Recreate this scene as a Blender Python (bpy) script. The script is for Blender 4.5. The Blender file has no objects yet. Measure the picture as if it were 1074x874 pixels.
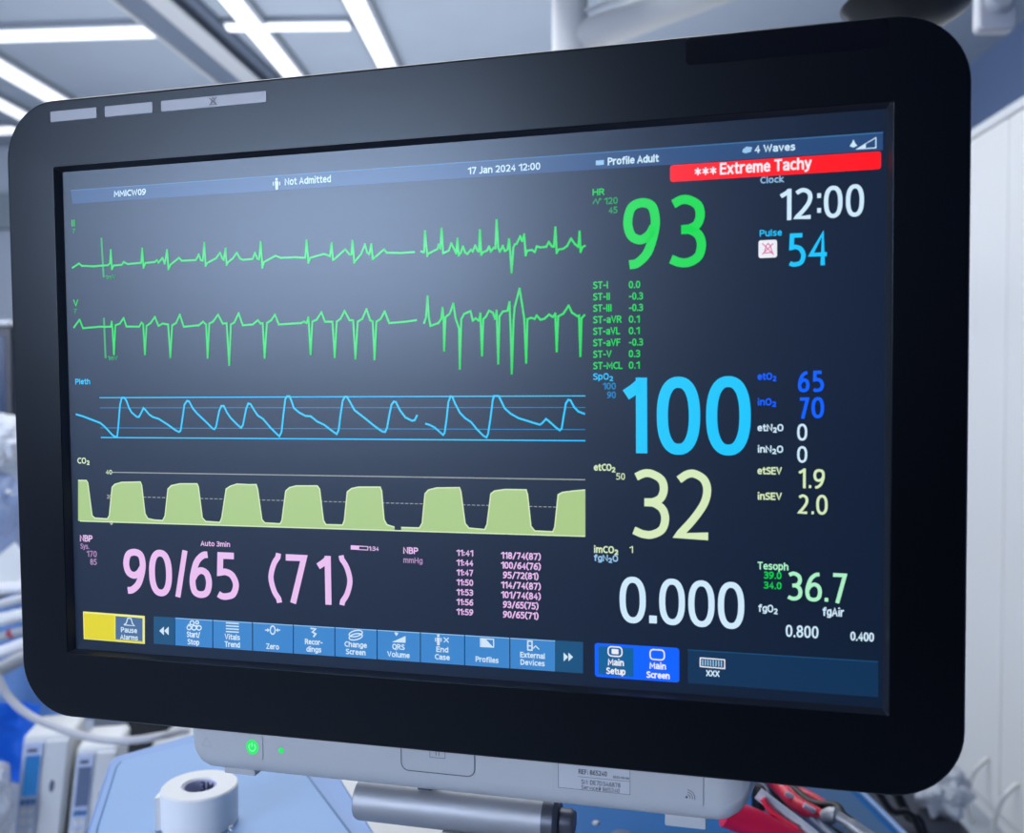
import bpy, bmesh, math, random
from mathutils import Vector, Matrix, Euler, noise
random.seed(7)
C = bpy.context.scene.collection
F = 950.0
CX, CY = 537.0, 437.0

# ------------------------------------------------------------------ helpers
def lin(c):
    c = c / 255.0
    return c / 12.92 if c <= 0.04045 else ((c + 0.055) / 1.055) ** 2.4
def L3(rgb): return (lin(rgb[0]), lin(rgb[1]), lin(rgb[2]), 1.0)

def mat(name, rgb, rough=0.5, metal=0.0, emit=None, es=1.0, spec=0.5, bump=0.0, bscale=200.0, vary=0.0,
        alpha=1.0, trans=0.0, coat=0.0, sheen=0.0, sss=0.0):
    m = bpy.data.materials.new(name); m.use_nodes = True
    nt = m.node_tree; b = nt.nodes['Principled BSDF']
    b.inputs['Base Color'].default_value = L3(rgb)
    b.inputs['Roughness'].default_value = rough
    b.inputs['Metallic'].default_value = metal
    b.inputs['Specular IOR Level'].default_value = spec
    if spec in (.55, .24): b.inputs['Specular Tint'].default_value = (.72, .86, 1.0, 1)
    b.inputs['Alpha'].default_value = alpha
    b.inputs['Transmission Weight'].default_value = trans
    b.inputs['Coat Weight'].default_value = coat
    b.inputs['Sheen Weight'].default_value = sheen
    if sss: b.inputs['Subsurface Weight'].default_value = sss
    if emit is not None:
        b.inputs['Emission Color'].default_value = L3(emit)
        b.inputs['Emission Strength'].default_value = es
    if vary or bump:
        tc = nt.nodes.new('ShaderNodeTexCoord'); n = nt.nodes.new('ShaderNodeTexNoise')
        n.inputs['Scale'].default_value = bscale; n.inputs['Detail'].default_value = 3
        nt.links.new(tc.outputs['Object'], n.inputs['Vector'])
        if vary:
            mx = nt.nodes.new('ShaderNodeMixRGB'); mx.blend_type = 'MULTIPLY'; mx.inputs[0].default_value = vary
            mx.inputs[1].default_value = L3(rgb); nt.links.new(n.outputs['Fac'], mx.inputs[2])
            nt.links.new(mx.outputs[0], b.inputs['Base Color'])
        if bump:
            bp = nt.nodes.new('ShaderNodeBump'); bp.inputs['Strength'].default_value = bump
            bp.inputs['Distance'].default_value = 0.001
            nt.links.new(n.outputs['Fac'], bp.inputs['Height']); nt.links.new(bp.outputs[0], b.inputs['Normal'])
    return m

def link(name, me, mats, parent=None, sharp=35):
    for m in (mats if isinstance(mats, (list, tuple)) else [mats]): me.materials.append(m)
    o = bpy.data.objects.new(name, me); C.objects.link(o)
    if parent: o.parent = parent
    if sharp:
        me.shade_smooth(); me.set_sharp_from_angle(angle=math.radians(sharp))
        if len(me.polygons) < 4000:
            w = o.modifiers.new('weighted', 'WEIGHTED_NORMAL'); w.keep_sharp = True; w.weight = 100
    return o
def from_bm(name, bm, mats, parent=None, sharp=35):
    bmesh.ops.recalc_face_normals(bm, faces=bm.faces)
    me = bpy.data.meshes.new(name); bm.to_mesh(me); bm.free()
    return link(name, me, mats, parent, sharp)
def tag(o, label, cat, group=None):
    o['label'] = label; o['category'] = cat
    if group: o['group'] = group
    return o
def empty(name, loc=(0,0,0), rot=(0,0,0)):
    o = bpy.data.objects.new(name, None); C.objects.link(o); o.location = loc; o.rotation_euler = rot
    o.empty_display_size = 0.05
    return o
def struct(o): o['kind'] = 'structure'; return o

def bm_box(bm, lo, hi, M=None, mi=0):
    lo = Vector(lo); hi = Vector(hi)
    r = bmesh.ops.create_cube(bm, size=1.0)
    for v in r['verts']:
        v.co = Vector((lo[i] + (v.co[i] + .5) * (hi[i] - lo[i]) for i in range(3)))
        if M: v.co = M @ v.co
    fs = set(f for v in r['verts'] for f in v.link_faces)
    for f in fs: f.material_index = mi
    return r['verts']
def box(name, lo, hi, m, parent=None, bev=0.0, seg=2, M=None):
    bm = bmesh.new(); bm_box(bm, lo, hi)
    if bev: bmesh.ops.bevel(bm, geom=bm.edges[:], offset=bev, segments=seg, affect='EDGES', profile=.5)
    if M: bmesh.ops.transform(bm, matrix=M, verts=bm.verts)
    return from_bm(name, bm, m, parent)

def catmull(pts, n=6):
    pts = [Vector(p) for p in pts]
    if len(pts) < 3: return pts
    P = [pts[0] * 2 - pts[1]] + pts + [pts[-1] * 2 - pts[-2]]
    out = []
    for i in range(1, len(P) - 2):
        a, b, c, d = P[i-1], P[i], P[i+1], P[i+2]
        for k in range(n):
            t = k / n
            out.append(.5 * ((2*b) + (c-a)*t + (2*a-5*b+4*c-d)*t*t + (3*b-a-3*c+d)*t**3))
    out.append(pts[-1]); return out

def bm_tube(bm, pts, r, seg=12, mi=0, caps=True, rfun=None):
    pts = [Vector(p) for p in pts]; n = len(pts)
    rings = []; up = None
    for i, p in enumerate(pts):
        t = (pts[min(i+1, n-1)] - pts[max(i-1, 0)]).normalized()
        if up is None:
            up = Vector((0,0,1)) if abs(t.z) < .9 else Vector((1,0,0))
        u = (up - t * up.dot(t)).normalized(); up = u; w = t.cross(u)
        rr = r if rfun is None else rfun(i, i / (n-1)) * r
        rings.append([bm.verts.new(p + (u * math.cos(a) + w * math.sin(a)) * rr) for a in [2*math.pi*k/seg for k in range(seg)]])
    for a, b in zip(rings, rings[1:]):
        for k in range(seg):
            f = bm.faces.new((a[k], a[(k+1) % seg], b[(k+1) % seg], b[k])); f.material_index = mi
    if caps:
        bm.faces.new(rings[0]).material_index = mi; bm.faces.new(rings[-1]).material_index = mi
def tube(name, pts, r, m, parent=None, seg=12, smooth=6, rfun=None):
    bm = bmesh.new(); bm_tube(bm, catmull(pts, smooth) if smooth else pts, r, seg, rfun=rfun)
    return from_bm(name, bm, m, parent, 50)
def bm_lathe(bm, prof, seg=48, mi=0, closed=False):
    rings = []
    for r, z in prof:
        if r < 1e-6: rings.append([bm.verts.new((0,0,z))])
        else: rings.append([bm.verts.new((r*math.cos(2*math.pi*k/seg), r*math.sin(2*math.pi*k/seg), z)) for k in range(seg)])
    prs = list(zip(rings, rings[1:]))
    if closed: prs.append((rings[-1], rings[0]))
    for a, b in prs:
        for k in range(seg):
            q = [a[k % len(a)], a[(k+1) % len(a)], b[(k+1) % len(b)], b[k % len(b)]]
            q = [v for i, v in enumerate(q) if v not in q[:i]]
            if len(q) > 2: bm.faces.new(q).material_index = mi
def lathe(name, prof, m, parent=None, seg=48, closed=False, M=None, sharp=35):
    bm = bmesh.new(); bm_lathe(bm, prof, seg, closed=closed)
    if M: bmesh.ops.transform(bm, matrix=M, verts=bm.verts)
    return from_bm(name, bm, m, parent, sharp)
def rrect(x0, y0, x1, y1, r, n=10):
    pts = []
    for cx, cy, a0 in ((x1-r, y1-r, 0), (x0+r, y1-r, 90), (x0+r, y0+r, 180), (x1-r, y0+r, 270)):
        for k in range(n+1):
            a = math.radians(a0 + 90*k/n); pts.append((cx + r*math.cos(a), cy + r*math.sin(a)))
    return pts
def bm_loft(bm, loops, cap0=True, cap1=True, mi=0):
    R = [[bm.verts.new(p) for p in lp] for lp in loops]; n = len(R[0])
    for a, b in zip(R, R[1:]):
        for k in range(n): bm.faces.new((a[k], a[(k+1) % n], b[(k+1) % n], b[k])).material_index = mi
    if cap0: bm.faces.new(R[0]).material_index = mi
    if cap1: bm.faces.new(R[-1]).material_index = mi
def slab(name, poly, z0, z1, m, parent=None, rnd=0.0, M=None, cap=True):
    """polygon slab with softened top edge; poly is a loop of (x, y)"""
    cx = sum(p[0] for p in poly) / len(poly); cy = sum(p[1] for p in poly) / len(poly)
    def inset(d):
        out = []; n = len(poly)
        for i in range(n):
            a = Vector(poly[i-1]); b = Vector(poly[i]); c = Vector(poly[(i+1) % n])
            t1 = (b-a); t2 = (c-b)
            if t1.length < 1e-9: t1 = t2
            if t2.length < 1e-9: t2 = t1
            n1 = Vector((-t1.y, t1.x)).normalized(); n2 = Vector((-t2.y, t2.x)).normalized()
            nn = (n1 + n2); nn = nn / max(nn.length_squared * .5, .3)
            out.append(b + nn * d)
        return out
    area = sum(poly[i-1][0]*poly[i][1] - poly[i][0]*poly[i-1][1] for i in range(len(poly)))
    s = 1 if area > 0 else -1
    loops = [[(p[0], p[1], z0) for p in poly]]
    if rnd:
        for k in range(5):
            a = k / 4 * math.pi / 2
            loops.append([(p.x, p.y, z1 - rnd + rnd*math.sin(a)) for p in inset(s * rnd * (1-math.cos(a)))])
    else: loops.append([(p[0], p[1], z1) for p in poly])
    bm = bmesh.new(); bm_loft(bm, loops)
    if M: bmesh.ops.transform(bm, matrix=M, verts=bm.verts)
    return from_bm(name, bm, m, parent)

# ------------------------------------------------------------------ camera
CAMZ = 1.25
YAW = math.radians(2.9); PITCH = math.radians(-1.5)
Rcam = Euler((math.radians(90) + PITCH, 0, YAW), 'XYZ').to_matrix()
cd = bpy.data.cameras.new('camera'); cam = bpy.data.objects.new('camera', cd); C.objects.link(cam)
cam.location = (0, 0, CAMZ); cam.rotation_euler = Rcam.to_euler()
cd.sensor_width = 36; cd.lens = F / 1074 * 36; cd.clip_start = .01
cd.dof.use_dof = True; cd.dof.focus_distance = 0.47; cd.dof.aperture_fstop = 9.0
bpy.context.scene.camera = cam
CO = Vector((0, 0, CAMZ))
def ray(px, py): return Rcam @ Vector(((px-CX)/F, -(py-CY)/F, -1))
def atz(px, py, z):
    d = ray(px, py); return CO + d * ((z - CO.z) / d.z)
def aty(px, py, Y):
    d = ray(px, py); return CO + d * (Y / d.y)

# monitor pose (camera space) solved from the four corners of its display
Rm = Matrix(((9.69564044e-01, -9.40942451e-03, -2.44656959e-01), (-5.20587056e-04, 9.99179760e-01, -4.04911803e-02),
             (2.44837280e-01, 3.93861577e-02, 9.68763871e-01)))
Tm = Vector((-0.23835181, 0.12931144, -0.48125113))
MR = Rcam @ Rm
MM = Matrix.Translation(CO + Rcam @ Tm) @ MR.to_4x4()
MI = MM.inverted()
def S(px, py, z=0.0):
    o = MI @ CO; d = MI.to_3x3() @ ray(px, py)
    p = o + d * ((z - o.z) / d.z); return Vector((p.x, p.y))
def MW(x, y, z): return MM @ Vector((x, y, z))

# ------------------------------------------------------------------ materials
m_bezel = mat('black_bezel_plastic', (2, 3, 6), .29, spec=.24)
m_chamfer = mat('bezel_chamfer', (34, 38, 46), .35)
m_bezel_side = mat('black_bezel_rim', (8, 9, 12), .35)
m_lampwin = mat('smoked_lamp_window', (4, 4, 6), .13)
m_screen = mat('display_glass', (3, 4, 8), .33, spec=.55, emit=(7, 23, 46), es=1.0)
m_house = mat('grey_housing_plastic', (176, 180, 184), .45, bump=.05, bscale=900)
m_house_d = mat('grey_seam_plastic', (95, 100, 108), .5)
m_keysil = mat('silver_key_plastic', (150, 152, 158), .4)
m_keymark = mat('key_print_grey', (70, 74, 84), .5)
m_print = mat('label_print_dark', (62, 66, 76), .6)
m_label = mat('label_paper_grey', (186, 190, 196), .5)
m_steel = mat('brushed_steel', (158, 161, 166), .52, .6, bump=.05, bscale=500)
m_steel_d = mat('dark_steel', (84, 88, 98), .4, .6)
m_rubber = mat('black_rubber', (10, 11, 14), .5)

EM = {}
def em(name, rgb, es=1.0):
    if name not in EM:
        EM[name] = mat('lit_' + name, (4, 5, 7), .33, spec=.55, emit=rgb, es=es)
    return EM[name]
GREEN = em('green', (0, 214, 70)); GREEN2 = em('dim_green', (8, 165, 72)); CYAN = em('cyan', (20, 196, 255)); CYAN2 = em('dim_cyan', (20, 135, 195))
WHITE = em('white', (205, 232, 250)); PALE = em('pale_blue_white', (150, 195, 232)); OLIVE = em('pale_olive', (212, 232, 184)); PINK = em('pink', (232, 188, 236))
PINK2 = em('dim_pink', (176, 140, 186)); BLUE = em('blue', (0, 92, 255), 1.1); REDB = em('alarm_red', (255, 2, 2), 1.15); BARB = em('status_blue', (34, 70, 118)); BARL = em('status_line_blue', (60, 118, 170))
FILL = em('co2_fill', (168, 200, 130)); KEYB = em('softkey_blue', (56, 130, 200)); KEYD = em('softkey_dark_blue', (14, 78, 122)); KEYS = em('softkey_seam', (14, 50, 86)); YEL = em('alarm_yellow', (224, 212, 16))
YELW = em('pale_yellow', (236, 236, 130)); MSB = em('setup_teal', (4, 92, 150)); PANB = em('panel_blue', (6, 46, 82)); PANL = em('panel_line_blue', (24, 84, 128)); GREY = em('scale_grey', (165, 168, 160)); KTXT = em('softkey_text', (206, 226, 242)); LGRN = em('pale_green', (170, 238, 196)); MUTE = em('mute_white', (236, 236, 244)); MUTER = em('mute_pink', (214, 110, 160))
DARKB = em('key_text_slate', (70, 105, 150))

# ------------------------------------------------------------------ flat drawing on the display plane
_tc = {}
def glyph_mesh(s, bold=0.0):
    k = (s, bold)
    if k in _tc: return _tc[k]
    cu = bpy.data.curves.new('t', 'FONT'); cu.body = s; cu.size = 1.0; cu.resolution_u = 3; cu.offset = min(bold, .014)
    ob = bpy.data.objects.new('t', cu); C.objects.link(ob)
    dg = bpy.context.evaluated_depsgraph_get(); ev = ob.evaluated_get(dg); me = ev.to_mesh()
    vs = [(v.co.x, v.co.y) for v in me.vertices]; fs = [tuple(p.vertices) for p in me.polygons]
    ev.to_mesh_clear(); bpy.data.objects.remove(ob); bpy.data.curves.remove(cu)
    _tc[k] = (vs, fs); return _tc[k]
_H = glyph_mesh('H')[0]; CAPH = max(v[1] for v in _H) - min(v[1] for v in _H)

class Flat:
    """collects flat shapes lying on a plane; to_obj makes them one mesh"""
    def __init__(s, z=0.0): s.v = []; s.f = []; s.mi = []; s.m = []; s.z = z
    def idx(s, m):
        if m not in s.m: s.m.append(m)
        return s.m.index(m)
    def face(s, pts, m, z):
        b = len(s.v); s.v += [(p[0], p[1], s.z + z) for p in pts]
        a = sum(pts[i-1][0]*pts[i][1] - pts[i][0]*pts[i-1][1] for i in range(len(pts)))
        ids = list(range(b, b+len(pts)))
        s.f.append(ids if a > 0 else ids[::-1]); s.mi.append(s.idx(m))
    def ribbon(s, pts, w, m, z, closed=False, zstep=0.0):
        P = [Vector(p) for p in pts]; Q = [P[0]]
        for p in P[1:]:
            if (p - Q[-1]).length > 1e-7: Q.append(p)
        P = Q; n = len(P)
        if closed and (P[0]-P[-1]).length < 1e-7: P = P[:-1]; n -= 1
        lft = []; rgt = []
        for i in range(n):
            a = P[i-1] if (i > 0 or closed) else None; c = P[(i+1) % n] if (i < n-1 or closed) else None
            d1 = (P[i]-a).normalized() if a is not None else None; d2 = (c-P[i]).normalized() if c is not None else None
            if d1 is None: d1 = d2
            if d2 is None: d2 = d1
            n1 = Vector((-d1.y, d1.x)); n2 = Vector((-d2.y, d2.x)); mm = n1 + n2
            if mm.length < .35: mm = n2.copy(); k = 1
            else:
                mm.normalize(); k = min(1 / max(mm.dot(n1), .2), 1.6)
            lft.append(P[i] + mm * k * w/2); rgt.append(P[i] - mm * k * w/2)
        for i in range(n if closed else n-1):
            j = (i+1) % n
            s.face([lft[i], lft[j], rgt[j], rgt[i]], m, z)
    def text(s, txt, x0, y0, x1, cap, m, z, bold=0.0):
        """x0,y0 = left end of the baseline, x1 = right end, cap = cap height, all in metres; _ starts a subscript character"""
        X = 0; geo = []; i = 0
        while i < len(txt):
            sub = txt[i] == '_'; i += 1 if sub else 0; ch = txt[i]; i += 1
            if ch == ' ': X += .34; continue
            gw, st = LT[ch]; k = .72 if sub else 1.0
            geo.append([[(X + u*k, v*k - (.26 if sub else 0)) for u, v in q] for q in st]); X += gw*k + .26
        X -= .26
        wt = (.145 if bold < .01 else .168 if bold < .018 else .19); t = cap * wt; sx = (x1-x0-t)/X; zz = z
        for st in geo:
            for q in st:
                P = [Vector((x0 + t/2 + u*sx, y0 + t/2 + v*(cap-t))) for u, v in q]
                if (P[0]-P[-1]).length > 1e-7:
                    a = (P[0]-P[1]).normalized(); b = (P[-1]-P[-2]).normalized(); P[0] = P[0] + a*t/2; P[-1] = P[-1] + b*t/2
                    s.ribbon(P, t, m, zz)
                else: s.ribbon(P[:-1], t, m, zz, True)
    # pixel-measured variants (points measured on the photo, put on the display plane)
    def P(s, pts): return [S(x, y, s.z) for x, y in pts]
    def quad(s, pts, m, z): s.face(s.P(pts), m, z)
    def line(s, pts, w, m, z, closed=False):
        q = s.P(pts); mid = pts[len(pts)//2]
        s.ribbon(q, (S(mid[0], mid[1]+w, s.z) - S(mid[0], mid[1], s.z)).length, m, z, closed)
    def t(s, txt, x0, x1, yb, cap, m, z=.0003, bold=.012):
        a = s.P([(x0, yb)])[0]; b = s.P([(x1, yb)])[0]; c = s.P([(x0, yb-cap)])[0]
        s.text(txt, a.x, a.y, b.x, c.y-a.y, m, z, bold)
    def rr(s, x0, y0, x1, y1, r, m, z): s.face(rrect(x0, y0, x1, y1, r, 5), m, z)
    def obj(s, name, parent=None):
        me = bpy.data.meshes.new(name); me.from_pydata(s.v, [], s.f)
        for i, p in enumerate(me.polygons): p.material_index = s.mi[i]
        me.validate()
        o = link(name, me, s.m, parent, 0); return o

def arc(cx, cy, rx, ry, a0, a1, n=14):
    return [(cx + rx*math.cos(math.radians(a0+(a1-a0)*k/n)), cy + ry*math.sin(math.radians(a0+(a1-a0)*k/n))) for k in range(n+1)]
def sup(n=48, e=2.35):
    out = []
    for k in range(n):
        a = 2*math.pi*k/n; c, s_ = math.cos(a), math.sin(a)
        out.append((.5+.5*math.copysign(abs(c)**(2/e), c), .5+.5*math.copysign(abs(s_)**(2/e), s_)))
    return out
def cm(pts, n=7): return [(p.x, p.y) for p in catmull([Vector((a, b)) for a, b in pts], n)]
six = cm([(.95, 1), (.66, .975), (.30, .82), (.08, .55), (0, .30), (.12, .07), (.48, 0), (.86, .07), (1, .30), (.88, .52), (.55, .60), (.24, .53), (.05, .40)])
GL = {
 '0': [('c', sup())],
 '1': [('o', [(0, .82), (.5, .90), (.92, .985)]), ('o', [(1, 1), (1, 0)])],
 '2': [('o', cm([(.04, .90), (.30, .985), (.55, 1), (.86, .91), (.97, .74), (.86, .52), (.50, .26), (.02, 0)]) + [(1, 0)])],
 '3': [('o', cm([(.08, .94), (.35, 1), (.60, .99), (.88, .90), (.96, .75), (.86, .60), (.60, .53), (.34, .525)])),
       ('o', cm([(.34, .525), (.62, .52), (.90, .43), (1, .27), (.90, .09), (.60, 0), (.30, 0), (0, .06)]))],
 '4': [('o', [(.74, 0), (.74, 1), (0, .30), (1, .30)])],
 '5': [('o', [(.92, 1), (.16, 1), (.12, .58)] + cm([(.12, .58), (.45, .60), (.80, .52), (1, .30), (.84, .07), (.48, 0), (.20, 0), (0, .05)])[1:])],
 '6': [('o', six)],
 '7': [('o', [(0, 1), (1, 1), (.36, 0)])],
 '9': [('o', [(1-x, 1-y) for x, y in six])],
 '/': [('o', [(0, 0), (1, 1)])],
 '(': [('o', cm([(1, 1), (.36, .80), (0, .5), (.36, .20), (1, 0)]))],
 ')': [('o', cm([(0, 1), (.64, .80), (1, .5), (.64, .20), (0, 0)]))],
}
# stroke letterforms: char -> (width, [strokes]); y 0 = baseline, 1 = cap height
def o_(x0, y0, x1, y1, e=2.3, n=20): return [(x0+(x1-x0)*u, y0+(y1-y0)*v) for u, v in sup(n, e)]
XH = .74
_b = o_(0, 0, .50, XH)
LT = {
 'A': (.62, [[(0, 0), (.31, 1), (.62, 0)], [(.10, .30), (.52, .30)]]),
 'B': (.54, [[(0, 0), (0, 1), (.30, 1), (.48, .90), (.48, .64), (.30, .54), (0, .54)], [(.30, .54), (.54, .42), (.54, .12), (.32, 0), (0, 0)]]),
 'C': (.54, [cm([(.54, .94), (.34, 1), (.08, .80), (0, .5), (.08, .20), (.34, 0), (.54, .06)], 4)]),
 'D': (.60, [[(0, 0), (0, 1), (.24, 1), (.50, .86), (.60, .5), (.50, .14), (.24, 0), (0, 0)]]),
 'E': (.46, [[(.46, 1), (0, 1), (0, 0), (.46, 0)], [(0, .53), (.42, .53)]]),
 'F': (.44, [[(.44, 1), (0, 1), (0, 0)], [(0, .52), (.40, .52)]]),
 'H': (.58, [[(0, 0), (0, 1)], [(.58, 0), (.58, 1)], [(0, .53), (.58, .53)]]),
 'I': (.06, [[(.03, 0), (.03, 1)]]),
 'J': (.30, [[(.30, 1), (.30, .16), (.18, .0), (0, 0)]]),
 'L': (.44, [[(0, 1), (0, 0), (.44, 0)]]),
 'M': (.74, [[(0, 0), (.03, 1), (.37, .28), (.71, 1), (.74, 0)]]),
 'N': (.60, [[(0, 0), (0, 1), (.60, 0), (.60, 1)]]),
 'O': (.64, [o_(0, 0, .64, 1) + [o_(0, 0, .64, 1)[0]]]),
 'P': (.52, [[(0, 0), (0, 1), (.32, 1), (.52, .88), (.52, .58), (.32, .45), (0, .45)]]),
 'Q': (.64, [o_(0, 0, .64, 1) + [o_(0, 0, .64, 1)[0]], [(.38, .06), (.60, -.16)]]),
 'R': (.54, [[(0, 0), (0, 1), (.30, 1), (.50, .88), (.50, .62), (.30, .50), (0, .50)], [(.28, .50), (.54, 0)]]),
 'S': (.48, [cm([(.45, .93), (.26, 1), (.05, .90), (.03, .68), (.24, .52), (.46, .36), (.46, .12), (.22, 0), (0, .06)], 4)]),
 'T': (.54, [[(0, 1), (.54, 1)], [(.27, 1), (.27, 0)]]),
 'V': (.60, [[(0, 1), (.30, 0), (.60, 1)]]),
 'W': (.88, [[(0, 1), (.22, 0), (.44, .92), (.66, 0), (.88, 1)]]),
 'X': (.56, [[(0, 0), (.56, 1)], [(0, 1), (.56, 0)]]),
 'Z': (.50, [[(0, 1), (.50, 1), (0, 0), (.50, 0)]]),
 'a': (.44, [[(.03, .68), (.20, .75), (.40, .68), (.44, .50), (.44, 0)], [(.44, .42), (.16, .40), (0, .24), (.04, .04), (.22, 0), (.44, .14)]]),
 'b': (.48, [[(0, 1), (0, 0)], [(0, .56), (.20, .74), (.42, .66), (.48, .37), (.42, .08), (.20, 0), (0, .10)]]),
 'c': (.40, [[(.40, .70), (.22, .75), (.05, .60), (0, .37), (.05, .12), (.22, 0), (.40, .05)]]),
 'd': (.48, [[(.48, 1), (.48, 0)], [(.48, .64), (.28, .75), (.06, .62), (0, .35), (.08, .06), (.26, 0), (.48, .16)]]),
 'e': (.46, [[(.02, .38), (.46, .38), (.44, .60), (.26, .75), (.06, .62), (0, .37), (.06, .10), (.24, 0), (.43, .06)]]),
 'f': (.32, [[(.34, 1), (.20, 1), (.13, .88), (.13, 0)], [(0, .72), (.32, .72)]]),
 'g': (.48, [[(.48, .74), (.48, -.10), (.36, -.26), (.06, -.24)], [(.48, .66), (.26, .75), (.06, .62), (0, .36), (.08, .06), (.26, .02), (.48, .16)]]),
 'h': (.46, [[(0, 1), (0, 0)], [(0, .56), (.20, .74), (.40, .70), (.46, .50), (.46, 0)]]),
 'i': (.06, [[(.03, .66), (.03, 0)], [(.03, 1.02), (.03, 1.05)]]),
 'j': (.12, [[(.10, .74), (.10, -.12), (0, -.24)]]),
 'k': (.44, [[(0, 1), (0, 0)], [(.40, .74), (.05, .38), (.44, 0)]]),
 'l': (.06, [[(.03, 1), (.03, 0)]]),
 'm': (.76, [[(0, .74), (0, 0)], [(0, .56), (.18, .74), (.32, .70), (.38, .52), (.38, 0)], [(.38, .56), (.56, .74), (.70, .70), (.76, .52), (.76, 0)]]),
 'n': (.46, [[(0, .74), (0, 0)], [(0, .56), (.20, .74), (.40, .70), (.46, .50), (.46, 0)]]),
 'o': (.50, [_b + [_b[0]]]),
 'p': (.48, [[(0, .74), (0, -.26)], [(0, .58), (.20, .75), (.42, .66), (.48, .37), (.40, .08), (.20, 0), (0, .12)]]),
 'r': (.30, [[(0, .74), (0, 0)], [(0, .50), (.12, .70), (.30, .74)]]),
 's': (.38, [cm([(.35, .69), (.18, .75), (.03, .66), (.04, .48), (.22, .38), (.37, .26), (.34, .06), (.16, 0), (0, .05)], 3)]),
 't': (.30, [[(.12, .95), (.12, .12), (.18, .0), (.32, .02)], [(0, .72), (.30, .72)]]),
 'u': (.46, [[(0, .74), (0, .22), (.08, .02), (.26, 0), (.46, .16)], [(.46, .74), (.46, 0)]]),
 'v': (.46, [[(0, .74), (.23, 0), (.46, .74)]]),
 'w': (.70, [[(0, .74), (.18, 0), (.35, .70), (.52, 0), (.70, .74)]]),
 'x': (.44, [[(0, 0), (.44, .74)], [(0, .74), (.44, 0)]]),
 'y': (.46, [[(0, .74), (.23, .02)], [(.46, .74), (.18, -.16), (.0, -.26)]]),
 '-': (.28, [[(.02, .42), (.26, .42)]]),
 '.': (.06, [[(.03, 0), (.03, .03)]]),
 ':': (.06, [[(.03, .08), (.03, .11)], [(.03, .60), (.03, .63)]]),
 '/': (.38, [[(0, -.06), (.38, 1.04)]]),
 '(': (.22, [cm([(.22, 1.08), (.05, .84), (0, .48), (.05, .12), (.22, -.12)], 3)]),
 ')': (.22, [cm([(0, 1.08), (.17, .84), (.22, .48), (.17, .12), (0, -.12)], 3)]),
 '#': (.52, [[(.14, 0), (.22, 1)], [(.34, 0), (.42, 1)], [(0, .34), (.50, .34)], [(.04, .68), (.54, .68)]]),
}
GL['8'] = [('c', cm([(.5, .53), (.86, .64), (.92, .80), (.74, .97), (.5, 1), (.26, .97), (.08, .80), (.14, .64), (.5, .53), (.90, .42), (1, .25), (.80, .04), (.5, 0), (.20, .04), (0, .25), (.10, .42), (.5, .53)], 4))]
for d_ in '0123456789':
    w_ = .30 if d_ == '1' else .48
    LT[d_] = (w_, [[(u*w_, v) for u, v in (p[::2] if k == 'c' else p)] + ([(p[0][0]*w_, p[0][1])] if k == 'c' else []) for k, p in GL[d_]])

def digit(fl, ch, x0, x1, yt0, yb0, w, m, z=.0003):
    """one large numeral: px left, px right, px top and px bottom, stroke px"""
    a = S(x0, yb0, fl.z); b = S(x1, yb0, fl.z); c = S(x0, yt0, fl.z); t = w * abs(b.x-a.x) / abs(x1-x0) if x1 != x0 else 0
    W = b.x - a.x; H = c.y - a.y
    if ch == '.':
        fl.face([(a.x, a.y), (b.x, a.y), (b.x, c.y), (a.x, c.y)], m, z); return
    for kind, pts in GL[ch]:
        q = []
        for u, v in pts:
            q.append((a.x + t/2 + u*(W-t), a.y + t/2 + v*(H-t)))
        if ch in '1/()47': # vertical butt ends reach the full height
            q = [(x, a.y + (y-a.y-t/2)/(H-t)*H) if pts[i][1] in (0, 1) and not (ch == '7' and pts[i][1] == 1) and not (ch == '4' and pts[i][1]==1) else (x, y) for i, (x, y) in enumerate(q)]
        fl.ribbon(q, t, m, z, kind == 'c')

# ------------------------------------------------------------------ THE MONITOR
mon = empty('patient_monitor'); mon.matrix_world = MM
tag(mon, 'large black-framed bedside patient monitor showing green, blue and yellow vital-sign traces', 'patient monitor')
FZ = .0043
BX0, BX1, BY1, BY0 = -.0324, .4407, .0377, -.2923
DW, DH = .408, .255
bm = bmesh.new()
def RL(x0, y0, x1, y1, r, z): return [(x, y, z) for x, y in rrect(x0, y0, x1, y1, r, 12)]
loops = [RL(BX0+.004, BY0+.004, BX1-.004, BY1-.004, .027, -.012), RL(BX0, BY0, BX1, BY1, .030, -.0095), RL(BX0, BY0, BX1, BY1, .030, FZ-.0030)]
for k in range(1, 6):
    a = k/5*math.pi/2; d = .0018*(1-math.cos(a)); loops.append(RL(BX0+d, BY0+d, BX1-d, BY1-d, .030-d, FZ-.0030+.0030*math.sin(a)))
loops += [RL(-.0029, -DH-.0024, DW+.0028, .0026, .0012, FZ), RL(-.0024, -DH-.0020, DW+.0023, .0021, .0009, FZ-.0003),
          RL(-.0007, -DH-.0006, DW+.0006, .0006, .0004, .0004), RL(-.0001, -DH-.0001, DW+.0001, .0001, .0002, -.0010)]
bm_loft(bm, loops, cap0=True, cap1=False)
bm.faces.ensure_lookup_table(); nl = len(loops[0])
for q in range(len(bm.faces)-1-nl*2, len(bm.faces)): bm.faces[q].material_index = 1 if bm.faces[q].calc_center_median().z < .0043 and bm.faces[q].calc_center_median().z > -.005 else 0
bezel = from_bm('bezel', bm, [m_bezel, m_chamfer], mon, 40)
# display
screen = box('display_screen', (-.0006, -DH-.0006, -.003), (DW+.0006, .0006, 0), m_screen, mon)

def sub(name): return Flat(0.0)
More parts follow.
